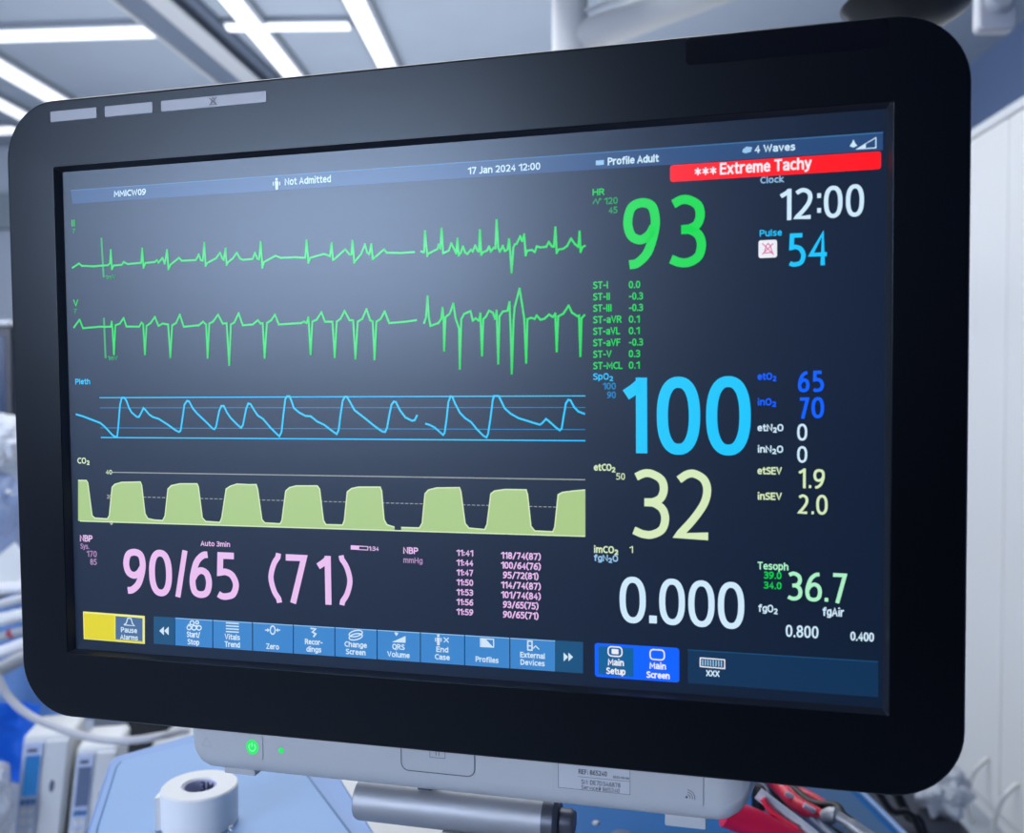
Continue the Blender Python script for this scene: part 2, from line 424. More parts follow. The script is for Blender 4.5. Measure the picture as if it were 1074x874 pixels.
# status bar
f = Flat()
f.quad([(74.5, 200.5), (926, 139.5), (926, 157.5), (700, 173), (76, 214)], BARB, .0001)
f.line([(74.5, 200), (926, 139.2)], 1.1, BARL, .0002)
f.t('MMICW09', 120, 153.5, 206.8, 6.6, WHITE, bold=.02)
f.t('Not Admitted', 299, 347.5, 194.6, 7.4, WHITE)
f.t('17 Jan 2024 12:00', 491, 566.8, 183.2, 7.4, WHITE)
f.t('Profile Adult', 637.5, 691, 173.6, 8, WHITE, bold=.02)
f.t('4 Waves', 791.5, 834, 160.8, 8, WHITE, bold=.02)
f.quad([(289.2, 187), (291.6, 186.9), (291.6, 189.6), (289.2, 189.8)], WHITE, .0003)
f.quad([(288.6, 190.4), (292.2, 190.2), (291.8, 199), (289.4, 199.2)], WHITE, .0003)
f.line([(287, 191), (287.2, 195)], 1.2, WHITE, .0004); f.line([(293.8, 190.8), (293.8, 194.6)], 1.2, WHITE, .0004)
f.quad([(625, 168.6), (633.5, 168), (633.5, 173), (625, 173.6)], PALE, .0003)
f.quad([(779, 157), (783, 154), (789, 154.6), (787.5, 159.5), (782, 161), (778.6, 160)], PALE, .0003)
f.quad([(891, 153.5), (893.5, 150), (895, 146.3), (896.5, 150), (899, 153), (895, 155)], WHITE, .0003)
f.line([(898, 156.8), (918.5, 144.6), (918.5, 155.2)], 1.2, WHITE, .0003, closed=True)
f.quad([(898, 156.8), (908, 150.6), (908, 156)], WHITE, .0003)
f.obj('status_bar', screen)
# alarm banner
f = Flat()
a = S(703, 191.5); b = S(924, 158.5)
f.rr(a.x, S(813, 184.3).y, b.x, S(813, 166.3).y, .0012, REDB, .0003)
for i in range(3):
    cx = 732 + i*8.0; cy = 180.3 - i*.55
    for g in (0, 60, 120):
        c, s_ = math.cos(math.radians(g+90)), math.sin(math.radians(g+90))
        f.line([(cx-3.5*c, cy-4.0*s_), (cx+3.5*c, cy+4.0*s_)], 1.5, MUTE, .0005)
f.t('Extreme Tachy', 755, 851, 183.6, 12.2, MUTE, z=.0005, bold=.012)
f.obj('alarm_banner', screen)
# heart rate
f = Flat()
digit(f, '9', 654, 692.4, 209.2, 283, 9.6, GREEN); digit(f, '3', 699, 740.6, 206, 280.8, 9.6, GREEN)
f.t('HR', 621.7, 634, 205.4, 7, GREEN); f.t('120', 634, 648, 214.6, 7, GREEN2); f.t('45', 638.5, 647.7, 224.2, 7, GREEN2)
f.line([(622, 214), (625, 209), (627, 214), (629, 208.5), (631, 209.5)], 1.2, GREEN2, .0003)
f.obj('heart_rate_readout', screen)
# st values
f = Flat()
for i, (nm, xr, vl, vr) in enumerate([('ST-I', 638, '0.0', 671.5), ('ST-II', 640, '-0.3', 674.5), ('ST-III', 641.7, '-0.3', 674.5), ('ST-aVR', 652, '0.1', 671), ('ST-aVL', 650.4, '0.1', 671),
                              ('ST-aVF', 650.8, '-0.3', 674.5), ('ST-V', 641.5, '0.3', 671.5), ('ST-MCL', 653, '0.1', 671)]):
    y = 303.2 + i*12.05
    f.t(nm, 622.3, xr, y, 7.6, GREEN, bold=.015); f.t(vl, 659.6, vr, y-.6, 7.6, GREEN, bold=.015)
f.obj('st_value_list', screen)
# clock
f = Flat()
f.t('Clock', 797.5, 822, 192.8, 7, PALE)
for ch, xa, xb, ya, yb in [('1', 816.5, 830, 199, 231.6), ('2', 832.5, 852.5, 198, 230.8), ('.', 857, 861, 203, 208), ('.', 857, 861, 218.5, 223.5), ('0', 864, 883.5, 195.6, 229.3), ('0', 887, 906, 194, 228)]:
    digit(f, ch, xa, xb, ya, yb, 4.6, WHITE)
f.obj('clock_readout', screen)
# pulse
f = Flat()
f.t('Pulse', 796.8, 820, 248.4, 7, CYAN)
digit(f, '5', 826, 845, 245.3, 280, 4.8, CYAN); digit(f, '4', 848, 869.5, 243.5, 279, 4.8, CYAN)
a = S(795.5, 271); b = S(815, 251.5); f.rr(a.x, a.y, b.x, b.y, .0010, MUTE, .0003)
for q in ([(799.5, 267), (811, 255.5)], [(799.5, 255.5), (811.5, 267.5)], [(801.5, 265.5), (803.5, 258), (805.5, 255.5), (808, 258), (810, 265.5)], [(800.5, 265.7), (811, 265)]):
    f.line(q, 1.1, MUTER, .0005)
f.obj('pulse_readout', screen)
# spo2
f = Flat()
f.t('SpO_2', 622.3, 643, 398.6, 7, CYAN); f.t('100', 632.4, 646, 408.6, 7, CYAN2); f.t('90', 636.9, 646, 417.8, 7, CYAN2)
digit(f, '1', 650.9, 679, 396.4, 475.3, 11.8, CYAN); digit(f, '0', 689, 734.5, 395.4, 476.9, 11.8, CYAN); digit(f, '0', 740.6, 787.4, 394.8, 477.6, 11.8, CYAN)
f.obj('oxygen_saturation_readout', screen)
# gases
f = Flat()
f.t('etO_2', 794.4, 814.3, 398.7, 7.5, BLUE, bold=.02); f.t('inO_2', 794.6, 814.0, 425.4, 7.5, BLUE, bold=.02)
for ch, xa, xb, ya, yb in [('6', 836.8, 849, 389.5, 411.6), ('5', 851.5, 864.2, 389, 411.2), ('7', 837, 848.6, 417, 439.2), ('0', 851, 864.2, 416.6, 438.8)]:
    digit(f, ch, xa, xb, ya, yb, 3.6, BLUE)
f.obj('oxygen_gas_readout', screen)
f = Flat()
f.t('etN_2O', 794.4, 821.6, 452.4, 7.5, WHITE, bold=.02); f.t('inN_2O', 794.6, 821.4, 474.8, 7.5, WHITE, bold=.02)
digit(f, '0', 836, 846.6, 444.6, 462.2, 2.5, WHITE); digit(f, '0', 836, 846.6, 468.0, 485.4, 2.5, WHITE)
f.obj('nitrous_gas_readout', screen)
f = Flat()
f.t('etSEV', 794.4, 820, 497.6, 7.8, OLIVE, bold=.02); f.t('inSEV', 794.6, 820, 524.2, 7.8, OLIVE, bold=.02)
for ch, xa, xb, ya, yb in [('1', 836.5, 845, 491.4, 512), ('.', 848.2, 850.8, 509, 512), ('9', 853, 865, 492, 512.6), ('2', 836.5, 848, 518.6, 539), ('.', 851, 853.6, 536.4, 539.4), ('0', 856, 868, 519, 539.8)]:
    digit(f, ch, xa, xb, ya, yb, 2.9, OLIVE)
f.obj('sevoflurane_readout', screen)
# etco2
f = Flat()
f.t('etCO_2', 622.9, 645.4, 493.8, 7.5, OLIVE, bold=.018); f.t('50', 646.3, 655.6, 503.2, 7, OLIVE, bold=0)
digit(f, '3', 660.7, 702, 492.2, 564, 8.4, OLIVE); digit(f, '2', 706.8, 747, 492.6, 565.6, 8.4, OLIVE)
f.t('imCO_2', 623, 648.4, 579.8, 7.5, OLIVE, bold=.018); f.t('1', 660.4, 664, 580, 7.2, OLIVE, bold=0)
f.obj('carbon_dioxide_readout', screen)
f = Flat()
f.t('fgN_2O', 623, 648.4, 588.4, 7, PALE, bold=.02)
for ch, xa, xb, ya, yb in [('0', 650, 677.5, 604.4, 653, ), ('.', 681, 689, 645.5, 653.6), ('0', 691.5, 718.5, 606.4, 655), ('0', 722, 749.5, 608.2, 657), ('0', 753, 780.6, 609.8, 659)]:
    digit(f, ch, xa, xb, ya, yb, 6.4, WHITE)
f.obj('fresh_gas_readout', screen)
# temperature
f = Flat()
f.t('Tesoph', 794.6, 826.8, 597.2, 8, LGRN, bold=.015); f.t('39.0', 801, 819.6, 606.8, 7.4, GREEN); f.t('34.0', 801, 819.6, 617.4, 7.4, GREEN)
for ch, xa, xb, ya, yb in [('3', 824.5, 841.5, 599.4, 629.4), ('6', 844.5, 862, 600, 630.6), ('.', 864.8, 868.6, 627, 631), ('7', 871.5, 888, 601, 632.4)]:
    digit(f, ch, xa, xb, ya, yb, 4.2, LGRN)
f.t('fgO_2', 795.3, 815.5, 641.7, 8, WHITE); f.t('fgAir', 862.6, 885.2, 645.8, 9, WHITE)
f.t('0.800', 824, 858.4, 667.8, 12.6, WHITE, bold=.008); f.t('0.400', 891.8, 916.6, 671.8, 9.4, WHITE, bold=.01)
f.obj('temperature_readout', screen)
# blood pressure
f = Flat()
f.t('NBP', 84.3, 97.4, 568, 7, PINK, bold=.02); f.t('Sys.', 84.9, 94, 575.6, 5.6, PINK2); f.t('170', 91.4, 102, 584, 6.4, PINK2); f.t('85', 95, 102, 592.4, 6.4, PINK2)
f.t('Auto 3min', 210.8, 241.6, 572.6, 5.4, PINK, bold=.02)
for ch, xa, xb, ya, yb, w in [('9', 130.5, 154, 575.2, 622.6, 6.2), ('0', 157.3, 181.3, 576.2, 624.8, 6.2), ('/', 184.2, 198.2, 577, 626.2, 5.4), ('6', 199.6, 223, 577.6, 626.6, 6.2), ('5', 226.4, 251.2, 579, 628.4, 6.2),
                           ('(', 282.3, 296.2, 580, 631.6, 5.4), ('7', 297.8, 323, 581.2, 632.2, 6.2), ('1', 331.5, 348, 582.6, 633.6, 6.4), (')', 356.2, 370.4, 582.6, 634.6, 5.4)]:
    digit(f, ch, xa, xb, ya, yb, w, PINK)
f.line([(368.5, 572.4), (386, 573.4), (386, 577), (368.5, 576)], .9, PINK, .0003, closed=True)
f.quad([(368.5, 572.4), (377, 572.8), (377, 576.6), (368.5, 576)], PINK, .0003); f.t('1:34', 387, 397.4, 577.6, 4.6, PINK, bold=.03)
f.t('NBP', 423.2, 438.8, 580.8, 7, PINK, bold=.02); f.t('mmHg', 423.4, 443.4, 590.4, 6, PINK2)
rows = [('11:41', '118/74(87)'), ('11:44', '100/64(76)'), ('11:47', '95/72(81)'), ('11:50', '114/74(87)'), ('11:53', '101/74(84)'), ('11:56', '93/65(75)'), ('11:59', '90/65(71)')]
for i, (h, v) in enumerate(rows):
    f.t(h, 479, 496.5, 583 + i*10.3, 6.6, PINK, bold=.018)
    lo, hi = (525.7, 567.4) if len(v) == 10 else (527.8, 565)
    f.t(v, lo, hi, 586 + i*10.3, 7.2, PINK, bold=.018)
f.obj('blood_pressure_readout', screen)

# ---- traces
ECG1 = [(76.4,281),(83.2,276.5),(86.2,279),(98.7,279.5),(113.6,278.3),(115.7,276),(116.5,262.3),(117.7,282.5),(119.5,278.6),(127.9,278),(130,275),(134.4,277.1),(146.3,276),(148.4,276),(149.6,260.8),(150.8,281),(152.8,276),(162.7,275),(164.8,273),(166.5,275.7),(170.7,270.6),(173.1,276.5),(175.5,262.3),(177,282.5),(179,278),(188,270.6),(191,273.6),(205.8,273),(208.8,267),(210.9,273),(213,273.6),(214.5,255),(216,279),(217.7,276),(226.7,271.2),(231.1,265.2),(233.5,271.2),(235,273),(236.8,260.8),(238,278),(239.8,275),(244.5,271.2),(248.7,265.2),(252,271.2),(255,272.7),(265.3,271.8),(267.7,265.2),(270.1,271.2),(272.2,272),(273.7,254),(275.5,281),(277.2,275),(289.2,268.5),(295.1,270.6),(310,270),(320.4,270.6),(321.9,252.1),(323.7,275.7),(325.5,270.6),(339.8,266.6),(343.6,267.6),(346.5,269),(348,255.1),(349.5,273),(352,271.2),(362.3,261.7),(366.8,267),(368.9,267),(370,252.7),(371.8,275.7),(373.6,273),(378.7,267),(383.1,256.3),(385.2,264.6),(387.6,267),(389.7,256.3),(391.2,272),(393.6,270),(403,261.7),(406,265.2),(420.3,265.5),(434.6,264.6)]
ECG1b = [(442,264),(445,265),(446,242.6),(448.4,268.6),(450,266),(459,261.4),(460.4,256.6),(462,261),(463.4,240),(465,266),(471,263),(473.4,255.4),(476.4,261),(478.6,266),(480,250.4),(481.2,268),(483.6,265),(485.6,258.6),(488,264.6),(490.5,266.6),(494,262),(496,264),(498.5,257.6),(501,263),(502.5,264),(503.5,241.4),(504.9,267.4),(507,264.6),(511,263),(513,258.6),(515,264),(518,260),(519.7,260.6),(521,231),(522.7,260),(524.5,264),(527.5,258),(529.5,263.6),(532.5,262),(534,251),(535.3,265),(536.7,286),(538.5,260),(540,256.6),(542,256),(545.7,248),(547.7,253),(549.9,246),(551.5,268),(553,263),(558,262.4),(561,264.6),(563,258.6),(567,259.6),(573,259),(575.7,254),(579,258.6),(581,259),(582.6,238.6),(584,265.4),(585.8,262),(591,261),(595,258),(599,250.4),(603,256),(606.6,259),(608,243),(609,264.4),(611,259.4),(613.5,258)]
ECG2 = [(77.9,343.5),(83.8,335.4),(87.4,344.4),(104.6,342.9),(116.5,342.9),(117.4,337.5),(118.3,345),(119.8,371.8),(121.3,341.4),(126,339.6),(130,333.7),(132.9,342.6),(146.3,342.9),(148.7,338.4),(150.5,340),(152.3,371.8),(154,342),(158.2,339),(162.7,332.5),(166.5,342),(170.7,339.6),(176.7,340.5),(179,374.8),(180.8,341.4),(185,339),(188.9,330.1),(193,342.9),(208.8,341.4),(213.3,337.5),(216.5,340.5),(218,375.3),(219.8,339.6),(223.7,337.5),(229,330.1),(234,339.6),(238,339),(240.6,383),(242.4,340.5),(246,338.4),(250.5,328.6),(254.9,341.4),(265.3,340.5),(270.7,336),(273.7,339.6),(275.8,339),(277.8,375.3),(280.2,339),(284.7,336),(288.6,330.1),(292.7,340.5),(316,339),(319,337.5),(321.9,339),(323.7,333),(326,371.8),(327.9,337.5),(332.3,335.5),(337.4,327.7),(339.8,334),(341,337.6),(349,337.6),(351.3,374.8),(353.4,337.6),(357.3,334.6),(361.7,326.2),(366.8,336),(370.7,336),(373,376.3),(375.4,337.6),(380.2,334.6),(384.6,324.2),(388.5,336),(391.2,337.5),(393,377.1),(395,337.6),(399.5,334.6),(403.7,326.6),(408.4,339),(426.3,337.6),(436.7,336)]
ECG2b = [(445,339),(447,333),(448.6,311),(450,333),(451.6,342),(460,339),(463,334.6),(464.4,323),(465.4,334),(466,368),(467.4,333),(472,329),(475.6,318.6),(478,334),(480.4,341),(481.6,345),(482.4,387),(484,335),(487,329.4),(493.6,326.4),(496,336.6),(499,334),(502.5,336.6),(504,329),(505.7,373),(507,335),(510,332),(513,326),(517,328),(519.5,334.6),(521,326),(522.7,381.5),(524,332),(527.5,327),(532.5,326),(534.5,317),(535.7,345),(536.9,392),(538.7,337),(540,322),(545,303),(547.7,319),(550,334.6),(552,380.7),(553.3,335),(557,333.5),(561,334.6),(563,331),(567,335.5),(571,334.6),(576,330),(580,332.7),(582.5,329),(584,368.7),(585.5,332),(591,329),(596.5,320.7),(600,328),(606,332),(607.4,331),(608.8,373.7),(610,334),(613,330.7)]
def ecg(f, pts, m):
    q = f.P(pts); w = .00098
    for a, b in zip(q, q[1:]):
        d = (b-a).normalized() * w * .42; f.ribbon([a-d, b+d], w, m, .0002)
f = Flat(); ecg(f, ECG1, GREEN); ecg(f, ECG1b, GREEN)
f.line([(106.6, 249.5), (109, 291)], 2.2, GREEN2, .00015); f.t('1mV', 111, 121.6, 293.2, 4.6, GREEN2, bold=.02)
f.t('II', 75.5, 79.2, 237.8, 7, GREEN, bold=.04); f.line([(76.4, 240.5), (79, 240.5), (77.4, 243), (77.4, 245)], .9, GREEN2, .0002)
f.obj('upper_ecg_trace', screen)
f = Flat(); ecg(f, ECG2, GREEN); ecg(f, ECG2b, GREEN)
f.line([(109.2, 333.5), (111, 375.8)], 2.2, GREEN2, .00015); f.t('1mV', 113.5, 123.8, 378, 4.6, GREEN2, bold=.02)
f.t('V', 77.5, 82.6, 321.5, 7, GREEN, bold=.04); f.line([(78, 324.5), (80.6, 324.5), (79, 327), (79, 329)], .9, GREEN2, .0002)
f.obj('lower_ecg_trace', screen)
PL = [(79.7,434.6),(87,436.7),(105.4,443.7),(110,447.5),(118,456.2),(121.6,458.6),(123.2,457.8),(124.3,448),(126.2,424.6),(128,417.3),(130.8,417.3),(132.9,420.5),(135.6,428),(138.3,432.7),(143.7,437.3),(145.9,437.5),(148.6,432.7),(150.7,428),(153.4,430.8),(156.7,434.8),(160.5,437.5),(166.7,439.4),(176.1,445.4),(184.2,451.3),(188,453.2),(189.6,452),(191.2,442.1),(193.7,424.6),(196.4,420.5),(198.5,421),(202.6,428.6),(207.2,434),(216.6,442.9),(223.4,449.7),(225.3,450.2),(226.9,447.5),(230.1,431.3),(232.3,425.9),(235,425.9),(238.2,432.7),(242.3,438.6),(249,445.4),(253.1,448.9),(255,446),(258.5,428.6),(260.6,423.2),(263,424),(267.4,431.3),(270.6,435.9),(276,439.4),(284.1,448.9),(290.9,455.6),(293.3,457.8),(295.5,453),(297.6,434),(299.5,418.6),(301.2,415.9),(303.9,415.9),(305.7,420),(308.4,428),(313.8,432.7),(320.6,436.4),(326,436.7),(332.7,442.1),(340.4,445.8),(348.4,452),(353.4,455.4),(355.4,451),(357.3,435.9),(359.6,420.5),(361.8,416.3),(364,416.3),(367.4,421.9),(372,430.3),(381.9,438),(393,447),(400.9,452.6),(404.2,453.2),(406.2,448.4),(408.4,435.9),(410.7,424.7),(413.2,421.3),(415.4,421.9),(419.6,430.3),(425.2,437.8),(432.2,441.4),(435,440.9),(437.8,435.3)]
PLb = [(446.1,444.5),(450.3,445.6),(455.9,448.4),(464.9,456.3),(466.5,454),(468.5,440),(470.4,421.9),(472.7,415.8),(474.6,416.3),(477.4,423.3),(482.5,433),(488,438.7),(494.2,442.8),(500.6,450.7),(507.6,457.6),(510.4,458.8),(512,455.4),(514.6,438.7),(516.8,420.5),(518.2,415.5),(523,415.5),(524.9,419),(529.4,428.3),(535.5,433.9),(543.9,438.7),(556.5,442.6),(566.3,445.6),(569,443.7),(572.7,439.5),(576,442),(583,448.4),(587.2,451.5),(589.2,449.5),(591.4,435.9),(593.6,423.3),(596.1,419.4),(598.4,420),(602.5,427.5),(606.7,431.7),(613.7,434.5)]
f = Flat(); f.line(PL, 2.0, CYAN, .0002); f.line(PLb, 2.0, CYAN, .0002)
f.line([(104.5, 417.3), (614, 415.4)], 1.2, CYAN, .00015); f.line([(106, 459), (614, 462.4)], 1.4, CYAN, .00015)
f.line([(105, 427.9), (614, 427.5)], .7, CYAN2, .00015); f.line([(105.6, 448.9), (614, 450.7)], .8, CYAN2, .00015)
f.t('Pleth', 79.5, 95, 403.4, 6, CYAN, bold=.03)
f.obj('pulse_oximetry_trace', screen)
CO2A = [(82.2,504),(91,504),(92.5,506.5),(97,541),(100,543.5),(113,544.3),(115,541),(118,511),(121,508),(128,506),(140,505.8),(147.5,505.5),(149,509),(152.5,539),(155.5,544),(162,545.5),(171,546),(173.5,541),(176.5,513),(180,509.5),(189,507.5),(207,507.5),(208.5,511),(212.5,543),(216,547),(231,548),(233,543),(237.5,513),(242,510),(249,507.8),(262,508.5),(269,508.3),(270.5,513),(275,545),(278,548.5),(294,549.5),(296,546),(300,515),(304,511.5),(311,509.7),(333,509.7),(335.5,513),(339.5,546),(342,550.3),(359.5,550.8),(361.5,546),(364.5,516),(369,512.5),(376,511),(399,511),(400.5,515),(403,545),(406,550.5),(414,553)]
COb = [(421,553.3),(440,553.8),(443,549),(446,518),(449.5,514),(458,511.8),(482,511.5),(483.5,515),(488,549),(492,554),(508.5,555.5),(511,550),(515,518),(519,515),(530,513.5),(552,513.8),(553.5,519),(557,552),(561,557),(580,557.8),(582,553),(585.5,519),(590,516.5),(602,515),(614,514)]
def base(x): return 546.6 + (x-84.3)*(562.6-546.6)/(614-84.3)
f = Flat()
for arr in (CO2A, COb):
    for p, q in zip(arr, arr[1:]):
        f.quad([p, q, (q[0], base(q[0])), (p[0], base(p[0]))], FILL, .0002)
    f.line(arr, 1.3, OLIVE, .0003)
f.line([(84.3, 546.6), (614, 562.6)], 1.3, OLIVE, .0003)
f.line([(117, 495.5), (614, 503.3)], 1.1, GREY, .00015)
for x0_ in range(120, 612, 5): f.line([(x0_, 520.8+(x0_-120)*.0242), (x0_+3.4, 520.8+(x0_-116.6)*.0242)], .8, GREY, .00012)
f.t('40', 111.4, 118, 497.6, 4.8, OLIVE, bold=.03); f.t('20', 112.4, 117.4, 523.2, 4.4, GREY, bold=.03); f.t('0', 116, 118.6, 550.4, 4, OLIVE, bold=.03)
f.t('CO_2', 81.6, 94.3, 486.4, 6.4, OLIVE, bold=.02)
f.obj('carbon_dioxide_trace', screen)

# ---- soft keys
f = Flat()
f.quad([(87.2, 641.4), (152, 646.2), (152, 675.6), (88, 670.4)], YELW, .0001)
f.quad([(88.2, 643.2), (120.8, 645.6), (120.8, 672.4), (88.9, 669.6)], YEL, .0002)
f.quad([(120.8, 670.6), (150.8, 673), (150.8, 674.8), (120.8, 672.2)], YEL, .0002)
f.quad([(121.4, 646.2), (149.8, 648.6), (149.8, 672.8), (121.4, 670.6)], DARKB, .0002)
f.t('Pause', 127.4, 144.3, 663.2, 5.6, KTXT, bold=.02, z=.0004); f.t('Alarms', 126.6, 145.2, 670.6, 5.4, KTXT, bold=.02, z=.0004)
f.line([(130.5, 655.4), (133, 653.5), (134.5, 648.4), (138, 648.8), (139.4, 654), (141.6, 656.4), (130.5, 655.4)], 1.2, KTXT, .0004)
f.obj('pause_alarms_softkey', screen)
def yt(x): return 646.6 + (x-161.3)*(673.6-646.6)/(611.5-161.3)
def yb(x): return 675.4 + (x-161.3)*(706.4-675.4)/(611.5-161.3)
X = [161.3, 183.5, 223.3, 265, 307.8, 351.3, 395.6, 441, 487.4, 534.8, 582.8, 611.5]
NM = ['page_back_softkey', 'start_stop_softkey', 'vitals_trend_softkey', 'zero_softkey', 'recordings_softkey', 'change_screen_softkey', 'qrs_volume_softkey', 'end_case_softkey', 'profiles_softkey', 'external_devices_softkey', 'page_forward_softkey']
TX = [None, ('Start/', 'Stop'), ('Vitals', 'Trend'), ('', 'Zero'), ('Recor-', 'dings'), ('Change', 'Screen'), ('QRS', 'Volume'), ('End', 'Case'), ('', 'Profiles'), ('External', 'Devices'), None]
WD = [None, (14, 12.4), (16, 16), (0, 13.4), (18.6, 15.6), (23.4, 20.6), (13, 23.4), (12.6, 15.6), (0, 24), (26, 25.4), None]
for i in range(11):
    a, b = X[i], X[i+1]; f = Flat(); c = (a+b)/2
    g = .5 if 0 < i < 10 else 0
    f.quad([(a+g, yt(a+g)), (b-g, yt(b)), (b-g, yb(b)), (a+g, yb(a+g))], KEYB if 0 < i < 10 else KEYD, .0001)
    if 0 < i < 10:
        f.line([(a+g, yt(a+g)+.6), (b-g, yt(b)+.6)], .8, PALE, .0002)
    y = yt(c)
    if i in (0, 10):
        s_ = -1 if i == 0 else 1; y = (yt(c)+yb(c))/2
        for dx in (-3.4, 1.6):
            xx = c + dx + (1 if i == 0 else 0)
            f.quad([(xx - 2.4*s_, y-4.6), (xx + 2.4*s_, y), (xx - 2.4*s_, y+4.6)], KTXT, .0004)
    else:
        w1, w2 = WD[i]; t1, t2 = TX[i]
        if t1: f.t(t1, c-w1/2, c+w1/2, y + 19.0, 5.9, KTXT, z=.0004, bold=.02)
        yy = y + (26.8 if t1 else 26.5)
        f.t(t2, c-w2/2, c+w2/2, yy, 5.9, KTXT, z=.0004, bold=.02)
        K = KTXT; Z = .0004; y += 6.8
        if i == 1:
            for dx, dy, r in ((-1.5, -2.6, 2.2), (-4.6, 2.4, 2.2), (.6, 2.6, 2.4), (5.8, 2.6, 2.4), (3.8, -3, 1.6)): f.line([(c+dx+r*math.cos(q), y+dy+r*math.sin(q)) for q in [k*.7 for k in range(9)]], 1.3, K, Z, closed=True)
            f.line([(c-6, y-1), (c+8, y+1)], 1, K, Z)
        if i == 2:
            for dy in (-4.6, -1.6, 1.4, 4.4): f.line([(c-6.8, y+dy-.4), (c+6.8, y+dy+.4)], 1.3, K, Z)
        if i == 3:
            f.line([(c+2.6*math.cos(q), y+4.4*math.sin(q)) for q in [k*.63 for k in range(10)]], 1.4, K, Z, closed=True)
            for s_ in (-1, 1): f.line([(c+s_*8, y), (c+s_*4, y)], 1.2, K, Z); f.quad([(c+s_*3.2, y), (c+s_*5.6, y-2.2), (c+s_*5.6, y+2.2)], K, Z)
        if i == 4: f.line([(c-3.5, y-4.4), (c+2, y-3.8), (c-1.6, y-.6), (c+2, y+1.4), (c-.6, y+4.6)], 1.8, K, Z)
        if i == 5:
            for dy in (-1.6, 1.8): f.line([(c+7*math.cos(q), y+dy+3.2*math.sin(q)-.4*math.cos(q)*3) for q in [k*.45 for k in range(14)]], 1.3, K, Z, closed=True)
        if i == 6: f.quad([(c-7, y+4.6), (c+7.4, y-1.8), (c+7.4, y+5.4)], K, Z); f.quad([(c-4.5, y-5.4), (c-2.2, y-5.6), (c, y-4.6), (c-2.4, y-1.6)], K, Z)
        if i == 7:
            f.quad([(c-6, y-3), (c-2.4, y-2.8), (c-2.8, y+5.4), (c-5.4, y+5.2)], K, Z); f.line([(c-7.2, y-2.6), (c-7, y+1.4)], 1.1, K, Z); f.line([(c-1.2, y-2.4), (c-1.3, y+1.6)], 1.1, K, Z); f.quad([(c-5.4, y-6), (c-3, y-6), (c-3, y-3.6), (c-5.4, y-3.6)], K, Z)
            f.line([(c+1.6, y-3), (c+6.6, y+2.4)], 1.1, K, Z); f.line([(c+6.6, y-2.6), (c+1.6, y+2)], 1.1, K, Z)
        if i == 8:
            f.line([(c-6.8, y-4.6), (c+6.8, y-3.8), (c+6.8, y+4.4), (c-6.8, y+3.6)], 1.2, K, Z, closed=True); f.quad([(c-6, y-4), (c-1, y-3.6), (c+6, y+4), (c-6, y+3)], K, Z)
        if i == 9: f.line([(c-5, y-5), (c-.6, y-4.6), (c-.6, y+4.8), (c-5, y+4.4)], 1.5, K, Z, closed=True); f.line([(c-5, y), (c-.6, y+.3)], 1.2, K, Z); f.line([(c+.4, y+3), (c+3.2, y+.2), (c+7, y+4)], 1.1, K, Z)
    f.obj(NM[i], screen)
f = Flat()
a = S(624, 709.2); b = S(712.4, 674)
f.rr(a.x, (S(624, 709.2).y+S(712, 716.8).y)/2, b.x, (S(624, 674).y+S(712, 680.2).y)/2, .0014, BLUE, .0001)
f.quad([(627.8, 677.6), (664.6, 680), (664.6, 710.4), (627.8, 707.2)], MSB, .0002)
f.t('Main', 637.7, 654.5, 697.6, 7, MUTE, z=.0004, bold=.02); f.t('Setup', 636, 656.2, 706.8, 7, MUTE, z=.0004, bold=.02)
a = S(638, 687.8); b = S(652.4, 679); f.ribbon(rrect(a.x, a.y, b.x, b.y, .0015, 4), .0006, MUTE, .0004, True); a = S(641.6, 685.8); b = S(648.8, 681); f.rr(a.x, a.y, b.x, b.y, .0004, MUTE, .0004)
f.obj('main_setup_softkey', screen)
f = Flat()
f.t('Main', 681.3, 698.6, 701.3, 7, MUTE, z=.0004, bold=.02); f.t('Screen', 678.2, 702.4, 710.8, 7, MUTE, z=.0004, bold=.02)
a = S(682, 691.4); b = S(696.8, 682); f.ribbon(rrect(a.x, a.y, b.x, b.y, .0015, 4), .0006, MUTE, .0004, True)
f.obj('main_screen_softkey', screen)
f = Flat()
f.quad([(721.5, 681.5), (921, 694), (921, 731.5), (721.5, 716.5)], PANB, .0001); f.line([(721.5, 681.7), (921, 694.3)], .9, PANL, .0002)
f.line([(734.5, 690), (760, 692), (760, 701.2), (734.5, 699)], 1.2, MUTE, .0004, closed=True)
for k in range(8): f.line([(737+k*2.8, 691.5+k*.2), (737+k*2.8, 698+k*.2)], 1.3, PALE, .0004)
f.t('XXX', 740.6, 754.6, 709, 6.4, WHITE, z=.0004, bold=.02)
f.obj('battery_status_panel', screen)

